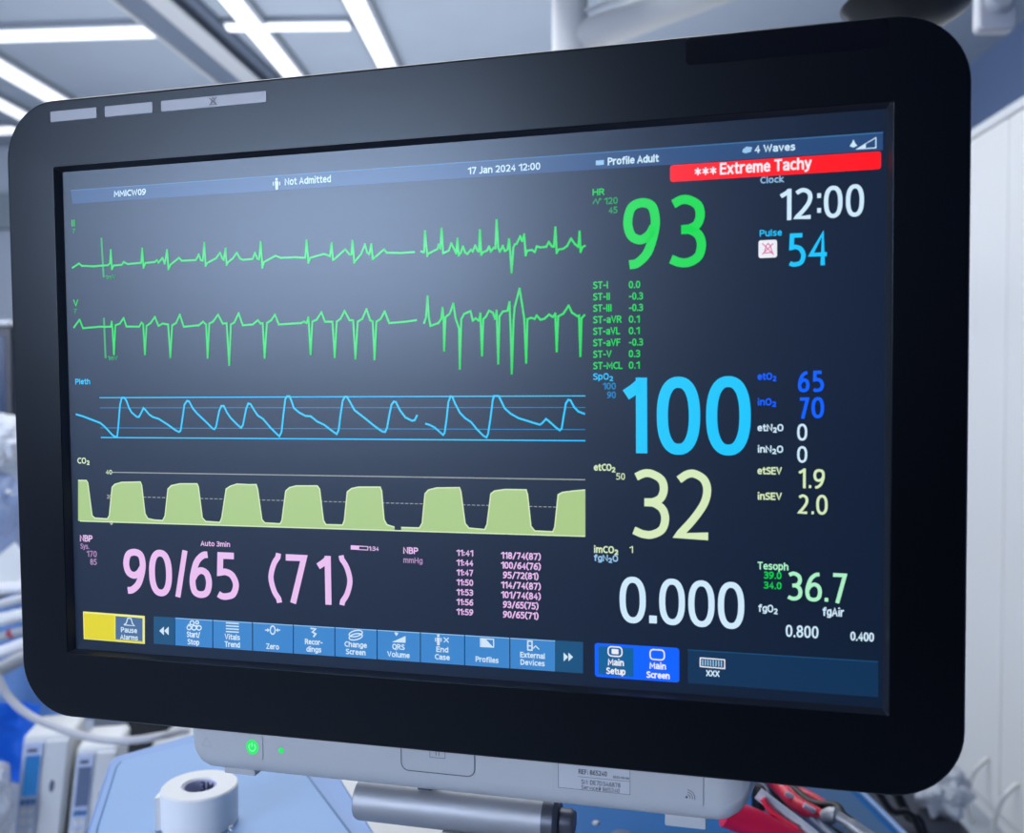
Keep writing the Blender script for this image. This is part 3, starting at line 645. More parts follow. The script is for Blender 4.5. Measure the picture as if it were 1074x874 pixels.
# ---- bezel keys and lamp window
for (x0, x1, ya, yb_) in [(53.4, 102, 117, 124.6), (110.6, 160.6, 110.8, 118.8), (169.6, 280, 104.4, 107)]:
    a = S(x0, 130, FZ); b = S(x1, yb_, FZ)
    y1 = .0313; y0 = .0257
    bm = bmesh.new(); lp = []
    for d, z in ((0, FZ-.001), (0, FZ+.0002), (.0002, FZ+.0004)): lp.append([(x, y, z) for x, y in rrect(a.x+d, y0+d, b.x-d, y1-d, .0006, 4)])
    bm_loft(bm, lp); k = from_bm('bezel_key', bm, m_keysil, mon)
    if x0 > 160:
        fl = Flat(FZ+.0004); c = S(224, 107, FZ); cx, cy = c.x, .0285; u = .0019
        fl.ribbon([(cx-u, cy-u*.8), (cx-u*.5, cy-u*.3), (cx-u*.35, cy+u*.6), (cx, cy+u), (cx+u*.35, cy+u*.6), (cx+u*.5, cy-u*.3), (cx+u, cy-u*.8)], .0004, m_keymark, .0001, True)
        fl.ribbon([(cx-u*1.1, cy+u), (cx+u*1.1, cy-u)], .0004, m_keymark, .0002); fl.ribbon([(cx+u*1.1, cy+u), (cx-u*1.1, cy-u)], .0004, m_keymark, .0002)
        fl.obj('silence_symbol', k)
bm = bmesh.new()
bm_loft(bm, [[(x, y, z) for x, y in rrect(.3255+d, .0245+d, .4084-d, .0366-d, .0025, 5)] for d, z in ((0, FZ-.001), (0, FZ+.0001), (.0001, FZ+.0002))])
from_bm('alarm_lamp_window', bm, m_lampwin, mon)

# ---- rear housing that hangs below the bezel
HZ = -.012
def hsec(x, s_=1.0, dy=0.0):
    """side profile of the housing at x: (y, z) loop"""
    pts = [(-.05, HZ-.004), (-.286, HZ-.004), (-.292, HZ), (-.3118, HZ)]
    for k in range(7):
        a = k/6*math.pi/2; pts.append((-.3118 - .0100*math.sin(a), HZ - .0100*(1-math.cos(a))))
    pts += [(-.3212, -.055), (-.314, -.062), (-.05, -.062)]
    return pts
bm = bmesh.new(); HX0, HX1 = .0565, .3555; lp = []
cy_, cz_ = -.18, -.036
for x, k in [(HX0, .0), (HX0+.0012, .35), (HX0+.004, .68), (HX0+.008, .9), (HX0+.013, 1.0)] + [(HX0+.013+(HX1-HX0-.03)*i/4, 1.0) for i in range(1, 5)] + [(HX1-.012, .92), (HX1-.007, .72), (HX1-.003, .42), (HX1, .0)]:
    q = []
    for y, z in hsec(x):
        d = .013*(1-k)
        q.append((x, y + (d if y < -.30 else d*.2 if y < -.29 else -d), z - (d*.8 if z > -.03 else -d)))
    lp.append(q)
bm_loft(bm, lp)
house = from_bm('rear_housing', bm, m_house, mon, 50)
# mounting feet, port cover, power key, label plate
def hbox(name, px0, px1, y0, y1, z0, z1, m, bev=.0008, parent=mon):
    return box(name, (S(px0, 800, HZ).x, y0, z0), (S(px1, 800, HZ).x, y1, z1), m, parent, bev)
hbox('mounting_foot', 226, 259, -.3254, -.3195, -.038, -.020, m_house)
hbox('mounting_foot', 696, 740, -.3265, -.3195, -.036, -.0175, m_house)
a = S(421, 800, HZ).x; b = S(498, 800, HZ).x
fl = Flat(HZ+.0002); q = rrect(a, -.3095, b, -.285, .004, 6); fl.ribbon(q, .0006, m_house_d, 0, True)
pc = slab('port_cover', rrect(a+.0004, -.3091, b-.0004, -.2868, .0038, 6), HZ-.001, HZ+.0001, m_house, mon)
fl.obj('seam', pc)
fl = Flat(HZ+.0003); c = (a+b)/2
for dx in (-.0008, .0008): fl.ribbon([(c+dx, -.2975), (c+dx, -.3005)], .0004, m_house_d, 0)
fl.ribbon([(c-.004, -.2965), (c-.004, -.3015), (c+.004, -.3015), (c+.004, -.2965)], .0003, m_house_d, 0); fl.obj('port_symbol', pc)
# power key
c = S(265, 783.5, HZ)
pk = slab('power_button', rrect(c.x-.0062, c.y-.0068, c.x+.0062, c.y+.0068, .0016, 5), HZ-.001, HZ+.0004, m_house, mon, .0003)
m_glow = mat('green_button_glow', (6, 20, 10), .3, emit=(10, 215, 88), es=1.25); m_glow2 = mat('pale_green_glow', (8, 20, 12), .3, emit=(150, 250, 190), es=1.2)
fl = Flat(HZ+.0005)
fl.face([(c.x + .0036*math.cos(k*.2618), c.y + .0040*math.sin(k*.2618)) for k in range(24)], m_glow, 0)
fl.ribbon([(c.x + .0019*math.cos(math.radians(g)), c.y + .0021*math.sin(math.radians(g))) for g in range(130, 411, 14)], .0005, m_glow2, .0001)
fl.ribbon([(c.x, c.y+.0003), (c.x, c.y+.0024)], .0005, m_glow2, .0001); fl.obj('power_symbol', pk)
c = S(295, 787.5, HZ)
lathe('status_light', [(.0, .0006), (.0012, .0005), (.0016, 0), (.0016, -.001), (0, -.001)], m_glow, mon, 20, M=Matrix.Translation((c.x, c.y, HZ)))
c = S(217, 779, HZ); fl = Flat(HZ+.0002)
fl.ribbon([(c.x-.0028, c.y-.002), (c.x, c.y+.0028), (c.x+.0028, c.y-.002)], .0004, mat('embossed_grey', (165, 168, 172), .5), 0, True); fl.obj('mains_symbol', mon)
# rating plate
a = S(580, 830, HZ).x; b = S(738, 830, HZ).x
rp = slab('rating_plate', rrect(a, -.3122, b, -.284, .0008, 3), HZ-.001, HZ+.0007, m_house, mon, .0004)
fl = Flat(HZ+.0008); x0 = S(586, 815, HZ).x; x1 = S(661, 825, HZ).x
fl.face([(x0, -.3100), (x1, -.3100), (x1, -.292), (x0, -.292)], m_label, 0); fl.ribbon([(x0, -.3100), (x1, -.3100), (x1, -.292), (x0, -.292)], .0002, m_print, .00005, True)
x2 = S(606.5, 820, HZ).x
fl.ribbon([(x2, -.3037), (x1, -.3037)], .0002, m_print, .00005)
fl.text('REF: 865240', x2+.0003, -.3023, S(637, 815, HZ).x, .0024, m_print, .0001, .015)
fl.text('2023-08-08', S(643, 815, HZ).x, -.3028, x1-.0004, .0012, m_print, .0001, .02)
x3 = S(610, 825, HZ).x
fl.text('SN: DE7D3A6878', x3, -.3071, S(651, 825, HZ).x, .0022, m_print, .0001, .0); fl.text('Service# 865240', x3, -.3097, S(650, 829, HZ).x, .0020, m_print, .0001, .0)
fl.obj('rating_label', rp)
fl = Flat(HZ+.0008); c = S(723, 834.5, HZ)
fl.face([(c.x-.0012 + .0006*math.cos(k*.7), c.y-.0006 + .0006*math.sin(k*.7)) for k in range(9)], m_print, 0)
for r in (.0016, .0027, .0038): fl.ribbon([(c.x-.0012 + r*math.cos(math.radians(g)), c.y-.0008 + r*math.sin(math.radians(g))) for g in range(-12, 92, 12)], .0003, m_print, 0)
fl.obj('wireless_symbol', rp)

# ------------------------------------------------------------------ support arm (holds the monitor from behind)
arm = empty('support_arm'); arm.matrix_world = MM
tag(arm, 'silver tubular support arm running level under the patient monitor', 'mounting arm')
AZ = -.052
ax0 = S(376, 838, AZ); ax1 = S(571, 850, AZ); ay = S(470, 848, AZ).y; AR = (S(470, 828, AZ).y - S(470, 870, AZ).y)/2
print('arm', ax0, ax1, ay, AR)
MA = Matrix.Rotation(math.radians(90), 4, 'Y')
def ax(x): return Matrix.Translation((x, ay, AZ)) @ MA
ln = ax1.x - ax0.x
lathe('tube', [(0, 0), (AR-.002, 0), (AR-.0006, .0006), (AR, .002), (AR, ln), (0, ln)], m_steel, arm, 48, M=ax(ax0.x))
lathe('end_collar', [(0, 0), (AR*1.0, 0), (AR*1.0, .006), (AR*.82, .0085), (0, .0085)], m_steel_d, arm, 48, M=ax(ax1.x))
lathe('end_cap', [(0, 0), (AR*.6, 0), (AR*.6, .006), (AR*.5, .008), (0, .008)], m_steel_d, arm, 32, M=ax(ax1.x+.0085))
box('bracket', (ax0.x+.052, ay-.04, AZ-.012), (ax0.x+.066, ay-AR*.8, AZ+.009), m_steel, arm, .001)
box('mount_plate', (S(440, 830, AZ).x, ay+AR*.9, AZ-.006), (S(455, 830, AZ).x, -.3185, AZ+.004), m_steel_d, arm, .001)
# post down to the floor, in the arm's own frame
pfoot = MI @ Vector((MW(ax0.x+.059, ay, AZ).x, MW(ax0.x+.059, ay, AZ).y+.02, .0))
tube('post', [(ax0.x+.059, ay-.03, AZ-.003), (ax0.x+.059, ay-.06, AZ-.003), (pfoot.x, pfoot.y, pfoot.z)], .011, m_steel, arm, 20, 0)

# ------------------------------------------------------------------ ROOM
XL, XR, YB, YF, ZC = -4.4, 1.75, -3.2, 5.0, CAMZ + 1.40
m_wall = mat('wall_paint_grey_blue', (160, 168, 180), .7, bump=.05, bscale=40)
m_wallr = mat('wall_paint_slate_blue', (104, 124, 160), .6, bump=.05, bscale=40)
m_walld = mat('dark_reflection_surface', (38, 44, 58), .6)
m_ceil = mat('ceiling_panel_grey', (158, 170, 186), .6, bump=.04, bscale=6, vary=.12)
m_floor = mat('floor_vinyl_grey', (160, 168, 178), .4, bump=.05, bscale=30)
t_ = .1
struct(box('floor', (XL-t_, YB-t_, -t_), (XR+t_, YF+t_, 0), m_floor)); struct(box('ceiling', (XL-t_, YB-t_, ZC), (XR+t_, YF+t_, ZC+t_), m_ceil))
struct(box('wall_right', (XR, YB-t_, 0), (XR+t_, YF+t_, ZC), m_wallr)); struct(box('wall_left', (XL-t_, YB-t_, 0), (XL, YF+t_, ZC), m_wall))
struct(box('wall_front', (XL, YF, 0), (XR, YF+t_, ZC), m_wall))
WX0, WX1, WZ0, WZ1 = -4.1, -1.75, 1.45, 2.58
bm = bmesh.new()
for lo, hi in (((XL, YB-t_, 0), (WX0, YB, ZC)), ((WX1, YB-t_, 0), (XR, YB, ZC)), ((WX0, YB-t_, 0), (WX1, YB, WZ0)), ((WX0, YB-t_, WZ1), (WX1, YB, ZC))): bm_box(bm, lo, hi)
struct(from_bm('wall_back', bm, mat('wall_back_paint', (140, 158, 192), .7), None, 0))
struct(box('dark_reflection_board', (-1.5, YB, 0), (XR, YB+.03, 1.22), m_walld, None, .004))  # unseen dark board, added to darken the lower reflection in the screen
m_frame = mat('window_frame_white', (200, 205, 212), .4)
bm = bmesh.new()
for lo, hi in (((WX0, YB-.08, WZ0), (WX1, YB+.01, WZ0+.05)), ((WX0, YB-.08, WZ1-.05), (WX1, YB+.01, WZ1)), ((WX0, YB-.08, WZ0), (WX0+.05, YB+.01, WZ1)), ((WX1-.05, YB-.08, WZ0), (WX1, YB+.01, WZ1)), (((WX0+WX1)/2-.025, YB-.08, WZ0), ((WX0+WX1)/2+.025, YB+.01, WZ1))): bm_box(bm, lo, hi)
w = struct(from_bm('window_1', bm, m_frame, None, 0))
box('window_pane', (WX0+.02, YB-.07, WZ0+.02), (WX1-.02, YB-.06, WZ1-.02), mat('daylit_frosted_glass', (200, 215, 235), .4, emit=(222, 232, 252), es=28.0), w)

# ceiling light bars, channels -------------------------------------------------
m_led = mat('light_diffuser', (235, 238, 242), .4, emit=(238, 242, 248), es=1.2)
m_ledh = mat('lamp_housing_grey', (122, 130, 142), .45)
m_chan = mat('channel_grey_blue', (92, 104, 124), .5); m_chanl = mat('channel_strip_light', (178, 182, 188), .4)
def bar(p, q, w, label, drop=.03, wide=None):
    a = atz(p[0], p[1], ZC-drop); b = atz(q[0], q[1], ZC-drop); d = (b-a); ln_ = d.length; ang = math.atan2(d.y, d.x)
    e = empty('ceiling_light', (a.x, a.y, ZC), (0, 0, ang)); tag(e, label, 'ceiling light', 'bar lights on the ceiling')
    w *= .72; box('lamp_housing', (0, -w*.75, -drop*.6), (ln_, w*.75, 0), m_ledh, e, .003)
    box('light_diffuser', (.005, -w/2, -drop), (ln_-.005, w/2, -drop*.55), m_led, e, .006)
    return e
bar((-60, 42.5), (170, 35.5), .115, 'long white light bar on the ceiling, ending at the grey channel', .035)
bar((-40, 50), (64, 110), .14, 'slanting white ceiling light bar ending behind the monitor corner with the silver keys', .035)
bar((-60, 80), (30, 127), .11, 'dimmer white light bar beside the slanting one, nearest the edge of the photo', .035)
bar((212, -34), (330, 110), .10, 'white ceiling light bar crossing the short one, beside the grey channel', .04)
bar((352, -36), (425, 110), .10, 'white ceiling light bar furthest from the grey channel, near the round lamp head', .04)
bar((236, 31), (368, 29.5), .075, 'short white light bar bridging the two slanting ones beside the grey channel', .03)
bar((-60, 143), (20, 138), .12, 'faint light bar low beside the outer edge of the black bezel', .035)
# grey channel
a = atz(146, 0, ZC-.06); b = atz(246, 84, ZC-.06); d = (b-a).normalized(); a = a - d*.8; b = b + d*1.0
e = empty('ceiling_channel', (a.x, a.y, ZC), (0, 0, math.atan2(d.y, d.x))); ln_ = (b-a).length
tag(e, 'wide grey-blue ceiling channel with a pale strip, slanting down behind the monitor top', 'ceiling channel')
box('channel_body', (0, -.085, -.06), (ln_, .085, 0), m_chan, e, .004)
box('pale_strip', (0, -.115, -.075), (ln_, -.035, -.061), m_chanl, e, .004)
box('channel_rim', (0, .078, -.07), (ln_, .092, 0), m_chanl, e, .002)
box('dark_flange', (0, -.15, -.03), (ln_, -.116, 0), m_chan, e, .002)
# round lamp head
c = aty(590, -42, 2.15)
lamp = empty('surgical_lamp', c); tag(lamp, 'round grey surgical lamp head hanging near the pale post above the monitor', 'surgical lamp')
lathe('lamp_head', [(0, -.02), (.17, -.015), (.21, .0), (.215, .02), (.19, .05), (.08, .08), (0, .09)], mat('lamp_head_grey', (150, 154, 160), .4), lamp, 64)
lathe('lamp_stem', [(0, .08), (.03, .08), (.03, ZC-c.z), (0, ZC-c.z)], m_ledh, lamp, 24)
# pendant arm: post + boom
m_pend = mat('pendant_pale_grey', (188, 190, 192), .45)
Yp = 2.3; a = aty(598, 60, Yp); wv = 18.5/F*Yp
pa = empty('ceiling_pendant', (a.x, a.y, a.z)); tag(pa, 'pale grey ceiling pendant post with a thick boom rising from it', 'ceiling pendant')
lathe('pendant_post', [(0, -.10), (wv*.9, -.10), (wv, -.08), (wv, ZC-a.z), (0, ZC-a.z)], m_pend, pa, 40)
b0 = aty(604, 42, Yp) - a; b1 = aty(840, -46, Yp) - a
bm = bmesh.new(); bm_tube(bm, [b0, b0*.9+b1*.1, b1], 17.5/F*Yp, 24); from_bm('pendant_boom', bm, m_pend, pa, 50)
tube('boom_cable', [b0 + Vector((0, -.02, .055)), (b0+b1)/2 + Vector((0, -.05, .048)), b1 + Vector((0, -.03, .05))], .006, m_pend, pa, 8)
# black dome
c = aty(948, 12, .85)
hd = empty('ceiling_speaker', c, (0, math.radians(3), 0)); hd.scale = (.81, .81, .81); tag(hd, 'black flared disc on a thick black stem directly above the corner of the monitor', 'ceiling fixture')
lathe('flared_disc', [(0, -.020), (.034, -.018), (.052, -.009), (.066, .001), (.068, .004), (.062, .008), (.052, .011), (0, .011)], mat('black_gloss_plastic', (4, 5, 8), .3), hd, 64)
lathe('stem', [(.0, .009), (.051, .009), (.051, .05), (.045, .06), (.045, (ZC-c.z)/.81), (0, (ZC-c.z)/.81)], mat('black_satin_plastic', (20, 22, 28), .45), hd, 48)
# hanging clip, upper right
m_clip = mat('clip_pale_plastic', (188, 192, 198), .35, sss=.1)
Yc = 1.45; a = aty(1023, 36, Yc); b = aty(1062, 33, Yc); c = (a+b)/2; hw = (b-a).length/2
hc = empty('hanging_bracket', c); tag(hc, 'pale grey plastic bracket hanging over blue wall at the upper corner', 'bracket')
bm = bmesh.new(); lp = []
def ucl(x0_, x1_, z0_, z1_, r): return [(x, z) for x, z in rrect(x0_, z0_, x1_, z1_, r, 6)]
for y, d in ((-.012, .003), (-.009, 0), (.009, 0), (.012, .003)): lp.append([(x, y, z) for x, z in ucl(-hw+d, hw-d, d, .12-d, .008)])
bm_loft(bm, lp); from_bm('bracket_body', bm, m_clip, hc)
bm = bmesh.new(); lp = []
for y, d in ((-.024, .006), (-.018, .001), (-.012, 0)): lp.append([(x, y, z) for x, z in ucl(-hw*.72+d, hw*.86-d, .024+d, .119-d, .020)])
bm_loft(bm, lp); from_bm('bracket_lobe', bm, m_clip, hc)
lathe('hanging_rod', [(0, .11), (.008, .11), (.008, ZC-c.z), (0, ZC-c.z)], m_ledh, hc, 16)

# ------------------------------------------------------------------ white cabinets on the right
m_hand = mat('satin_pale_metal', (206, 208, 206), .35, .3); m_cab = mat('cabinet_white_laminate', (228, 228, 227), .45); m_cabgap = mat('cabinet_gap_dark', (120, 124, 132), .6)
XC = 1.25
tz = atz  # cabinet top from the photo
d = ray(1074, 113); ctop = CAMZ + d.z * (XC / d.x)
Yseam = XC / (ray(1051, 640).x / ray(1051, 640).y)
print('cab top', ctop, 'seam', Yseam)
cabn = empty('storage_cabinet', (XC, Yseam, 0)); tag(cabn, 'tall white storage cabinet with two bow handles beside the monitor', 'cabinet')
box('cabinet_body', (.018, -.62, 0), (.49, .85, ctop), m_cab, cabn, .003)
box('cabinet_top', (-.012, -.63, ctop), (.495, .86, ctop+.025), mat('cabinet_top_white', (222, 224, 226), .4), cabn, .003)
for s_, lo_, hi_ in ((1, .002, .85), (-1, -.61, -.002)):
    dr = box('cabinet_door', (0, lo_, .06), (.017, hi_, ctop-.002), m_cab, cabn, .002)
    p0 = None
    px, py0 = ((1037, 795) if s_ > 0 else (1068, 822))
    rr_ = ray(px, py0); kk = XC / rr_.x; hy = rr_.y*kk - Yseam; hz = CAMZ + rr_.z*kk
    H_ = .24
    pts = [(0.0, hy, hz), (-.020, hy, hz-.018), (-.046, hy, hz-.055), (-.064, hy, hz-H_*.5), (-.046, hy, hz-H_+.055), (-.020, hy, hz-H_+.018), (0, hy, hz-H_)]
    tube('door_handle', pts, .0072, m_hand, dr, 14)

# ------------------------------------------------------------------ light blue tray with the tape roll
ZT = .93
m_blue = mat('light_blue_plastic', (124, 162, 208), .45, bump=.04, bscale=60)
m_blueg = mat('blue_groove', (44, 104, 152), .5)
m_blue2 = mat('light_blue_rim', (116, 152, 204), .4)
P2 = lambda px, py, z: (lambda v: (v.x, v.y))(atz(px, py, z))
tray = empty('blue_tray', (0, 0, 0)); tag(tray, 'pale blue work tray with a dark groove, holding the white tape roll', 'tray')
outer = [P2(86, 900, ZT), P2(92, 868, ZT), P2(114, 800, ZT), P2(121, 793, ZT), P2(205, 769, ZT), P2(330, 752, ZT), P2(345, 795, ZT), P2(410, 900, ZT)]
near = [(outer[-1][0]+.03, outer[-1][1]-.12), (outer[0][0]+.02, outer[0][1]-.12)]
poly = outer + near
slab('tray_rim', poly, ZT-.03, ZT, m_blue2, tray, .003)
inner = [P2(96, 900, ZT), P2(101, 870, ZT), P2(121, 806, ZT), P2(126, 800, ZT), P2(205, 780, ZT), P2(300, 765, ZT), P2(318, 807, ZT), P2(388, 900, ZT)]
g0 = inner + [(inner[-1][0]+.02, inner[-1][1]-.10), (inner[0][0]+.02, inner[0][1]-.10)]
cxg = sum(p[0] for p in g0)/len(g0); cyg = sum(p[1] for p in g0)/len(g0)
slab('tray_groove', g0, ZT-.001, ZT+.0006, m_blueg, tray)
g1 = [(cxg+(x-cxg)*.975, cyg+(y-cyg)*.978) for x, y in g0]
slab('tray_top', g1, ZT, ZT+.0022, m_blue, tray, .0010)
c = atz(242, 869, ZT+.003); lathe('screw_cap', [(0, .0045), (.0016, .004), (.0022, .002), (.0022, 0), (0, 0)], mat('screw_cap_white', (215, 218, 222), .4), tray, 16, M=Matrix.Translation((c.x, c.y, ZT+.001)))
# trolley below the tray
tx = [p[0] for p in poly]; ty = [p[1] for p in poly]
box('tray_pillar', (min(tx)+.10, min(ty)+.10, 0), (max(tx)-.12, max(ty)-.12, ZT-.03), mat('trolley_white', (214, 216, 218), .5), tray, .01)
# tape roll
cb = atz(209.5, 821, ZT+.0022+.030); RT = .0272; HT = .0285; RI = .0122
tape = empty('tape_roll', (cb.x, cb.y, ZT+.0022), (0, 0, math.radians(20))); tag(tape, 'roll of white surgical tape with printed grey core, lying on the pale blue tray', 'tape roll')
m_tape = mat('white_tape', (232, 232, 230), .7, bump=.1, bscale=400); m_core = mat('tape_core_lilac', (176, 180, 204), .6); m_corep = mat('tape_core_print', (72, 74, 110), .6)
lathe('tape_body', [(RI, .001), (RI, HT-.001), (RI+.0008, HT), (RT-.001, HT), (RT, HT-.001), (RT, .001), (RT-.001, 0), (RI+.001, 0)], m_tape, tape, 96, closed=True)
lathe('tape_core', [(RI-.0001, .0006), (RI-.0001, HT-.0012), (RI-.0012, HT-.0012), (RI-.0012, .0006)], m_core, tape, 64, closed=True)
# loose tape end
bm = bmesh.new(); pts = []
for k in range(9):
    a = math.radians(150 + k*5); r = RT + .0002 + .0038*max(0, (k-2)/6)**1.2; pts.append((r*math.cos(a), r*math.sin(a)))
lpA = [(x, y) for x, y in pts]; lpB = [(RT*.97*math.cos(math.radians(150+k*5)), RT*.97*math.sin(math.radians(150+k*5))) for k in range(8, -1, -1)]; 
slab('tape_end', lpA+lpB, .0004, HT-.004, m_tape, tape)
# print on the inside of the core
def corewrite(txt, z0, cap, a0, a1, m):
    vs, fs = glyph_mesh(txt, .03); mn = min(v[0] for v in vs); mx_ = max(v[0] for v in vs); r = RI-.0014
    V = []
    for x, y in vs:
        a = math.radians(a0 + (a1-a0)*(x-mn)/(mx_-mn)); V.append((r*math.cos(a), r*math.sin(a), z0 + y*cap/CAPH))
    return V, fs
V = []; Fs = []
for args in (('3M', .0185, .0075, 90, 30, 0), ('Durapore', .010, .0050, 120, 20, 0)):
    v, f_ = corewrite(*args[:5], None); b = len(V); V += v; Fs += [[i+b for i in q] for q in f_]
me = bpy.data.meshes.new('core_print'); me.from_pydata(V, [], Fs); link('core_print', me, m_corep, tape, 0)

# ------------------------------------------------------------------ pale shelf between tray and arm
m_shelf = mat('shelf_offwhite', (206, 206, 204), .5)
sh = [P2(300, 790, .80), P2(600, 800, .80), P2(600, 960, .80), P2(330, 960, .80)]
o = slab('side_table', [(x, y) for x, y in sh], .77, .80, m_shelf, None, .004); tag(o, 'off-white table top seen between the pale blue tray and the silver arm', 'table')
o2 = box('table_pedestal', (min(p[0] for p in sh)+.08, min(p[1] for p in sh)+.08, 0), (min(p[0] for p in sh)+.16, max(p[1] for p in sh)-.08, .77), m_shelf, o)
# ------------------------------------------------------------------ blue worktop on the right
ZW = .90
m_blued = mat('deep_blue_plastic', (0, 88, 150), .5, spec=.2, bump=.03, bscale=50); m_blued2 = mat('blue_slate_plastic', (54, 92, 132), .5, spec=.3)
wt = empty('blue_worktop', (0, 0, 0)); tag(wt, 'deep blue worktop under the grey label end of the monitor housing, edged toward the cabinet', 'worktop')
wp = [P2(575, 1050, ZW), P2(572, 780, ZW), P2(850, 790, ZW), P2(906, 826, ZW), P2(1130, 1050, ZW)]
slab('worktop_board', wp, ZW-.025, ZW, m_blued, wt, .004)
ip = [P2(800, 1050, ZW), P2(800, 800, ZW), P2(850, 802, ZW), P2(893, 833, ZW), P2(1107, 1050, ZW)]
slab('worktop_mat', ip, ZW, ZW+.002, m_blued2, wt, .001)
lp_ = [P2(897, 826, ZW), P2(1121, 1050, ZW)]; tube('worktop_edge_bead', [(lp_[0][0], lp_[0][1], ZW+.001), (lp_[1][0], lp_[1][1], ZW+.001)], .003, mat('edge_bead_blue', (96, 132, 182), .35), wt, 10, 0)
c = atz(625, 864, ZW); lathe('screw_head', [(0, .0020), (.0025, .0016), (.0034, 0), (0, 0)], m_steel, wt, 20, M=Matrix.Translation((c.x, c.y, ZW)))
c = atz(652, 880, ZW); lathe('grommet', [(0, .004), (.008, .0035), (.0105, 0), (0, 0)], mat('grommet_slate', (62, 78, 108), .4), wt, 28, M=Matrix.Translation((c.x, c.y, ZW)))
wx = [p[0] for p in wp]; wy = [p[1] for p in wp]
box('worktop_pillar', (min(wx)+.1, min(wy)+.08, 0), (max(wx)-.1, max(wy)-.1, ZW-.025), mat('worktop_pillar_grey', (120, 126, 136), .5), wt, .01)

# ---- red hoses, leads and connectors on the worktop
m_red = mat('crimson_sleeve', (205, 14, 66), .45, bump=.1, bscale=300); m_redl = mat('red_rubber', (226, 40, 70), .35); m_clear = mat('clear_grey_tubing', (190, 194, 202), .25); m_wht = mat('white_plastic_part', (222, 222, 226), .4)
def hose(name, px, Y, r, m, label, cat='hose', seg=14, rfun=None, group=None):
    k_ = 1.11 if max(Y) < .8 else 1.0; r *= k_
    pts = [aty(x, y, Yk*k_) for (x, y), Yk in zip(px, Y)]
    o = tube(name, pts, r, m, None, seg, 6, rfun=rfun); tag(o, label, cat, group); return o
hose('hose', [(760, 852), (800, 868), (850, 893), (880, 910)], [.60, .60, .60, .60], .0095, m_red, 'thick crimson hose lying lowest, just beyond the end of the grey housing')
o = hose('hose', [(790, 800), (818, 826), (835, 843), (852, 853), (868, 862)], [.70, .68, .66, .65, .645], .0056, m_redl, 'crimson hose with white patches, ending in the silver connector')
for (x0, y0), (x1, y1), Y0 in (((824, 833), (832, 838.5), .740), ((843, 846), (854, 852.5), .722)):
    pp = [aty(x0, y0-1.5, Y0-.006), aty((x0+x1)/2, (y0+y1)/2-1.5, Y0-.007), aty(x1, y1-1.5, Y0-.006)]
    tube('white_patch', pp, .0022, m_wht, o, 10)
hose('hose', [(800, 812), (832, 828), (850, 836), (866, 846)], [.70, .69, .68, .67], .0038, m_redl, 'thin bright red hose directly under the bezel edge, above the patched one')
o = hose('hose_connector', [(866, 858), (874, 855), (886, 861), (906, 875), (920, 884)], [.640, .636, .632, .625, .62], .0044, m_steel, 'silver metal connector at the end of the crimson hose', 'connector', rfun=lambda i, t: 1.25 if t < .3 else (.85 if t < .55 else 1.05))
hose('hose', [(795, 832), (806, 841), (826, 856), (848, 873), (870, 892)], [.615, .612, .61, .605, .60], .0042, m_clear, 'clear grey hose crossing over the thick crimson hose')
hose('hose', [(800, 838), (808, 850), (822, 862), (836, 870)], [.606, .604, .602, .600], .0020, m_redl, 'fine red tube curling beside the clear grey hose')
hose('cable', [(806, 815), (818, 836), (840, 852), (870, 872), (900, 890)], [.70, .68, .665, .65, .64], .0042, m_rubber, 'black cable lying between the red hoses and the clear one', 'cable')
hose('cable', [(822, 818), (850, 842), (876, 846), (884, 856), (898, 866)], [.70, .67, .655, .645, .64], .0034, m_rubber, 'black cable looping over the silver connector', 'cable')
hose('cable', [(790, 812), (806, 834), (826, 848), (850, 860), (885, 890)], [.72, .70, .68, .65, .61], .0050, mat('slate_blue_cable', (66, 84, 116), .35), 'slate blue cable beneath the other leads', 'cable')
c = aty(796, 837, .745)
o = lathe('rubber_stopper', [(0, .0105), (.0035, .0103), (.0058, .007), (.0060, -.007), (.004, -.0105), (0, -.0105)], m_rubber, None, 24); o.location = c; tag(o, 'black oval rubber stopper right beside the end of the grey housing', 'stopper')
# black cords beyond the worktop
hose('cable', [(900, 800), (921, 831), (934, 850), (968, 890), (990, 1200), (990, 1598)], [1.0]*6, .004, m_rubber, 'thin black cord hanging down past the blue worktop edge, nearer the worktop', 'cable')
hose('cable', [(925, 800), (942, 836), (952, 856), (972, 895), (1000, 1200), (1000, 1540)], [1.05]*6, .006, m_rubber, 'thick black cord hanging beside the crumpled clear plastic bag', 'cable')

# ---- crumpled plastic bags
m_bag = mat('clear_plastic_film', (196, 202, 212), .18, alpha=.62); m_bagw = mat('white_plastic_film', (216, 220, 226), .28, alpha=.93)
def blob(name, c, sz, m, label, seed=0, amp=.35, cat='plastic bag', fr=2.2):
    bm = bmesh.new(); bmesh.ops.create_icosphere(bm, subdivisions=5, radius=1.0)
    for v in bm.verts:
        p = v.co.copy(); q = p*fr + Vector((seed*3.1, seed*1.7, 0))
        n1 = noise.noise(q); n2 = abs(noise.noise(q*2.3)); n3 = abs(noise.noise(q*5))
        v.co = p * (1 + amp*n1 - amp*.5*n2 - amp*.22*n3)
        v.co = Vector((v.co.x*sz[0], v.co.y*sz[1], v.co.z*sz[2]))
    o = from_bm(name, bm, m, None, 60); o.location = c; tag(o, label, cat); return o
blob('plastic_bag', aty(988, 830, 1.82), (.052, .06, .050), m_bag, 'crumpled clear plastic bag between the monitor corner and the white cabinet', 2)
o = box('equipment_case', (aty(925, 874, 1.7).x, 1.74, 0), (aty(925, 874, 1.7).x+.19, 1.95, aty(960, 852, 1.82).z), mat('dark_case_plastic', (34, 40, 54), .5), None, .02); tag(o, 'dark equipment case on the floor beneath the clear plastic bag', 'case')

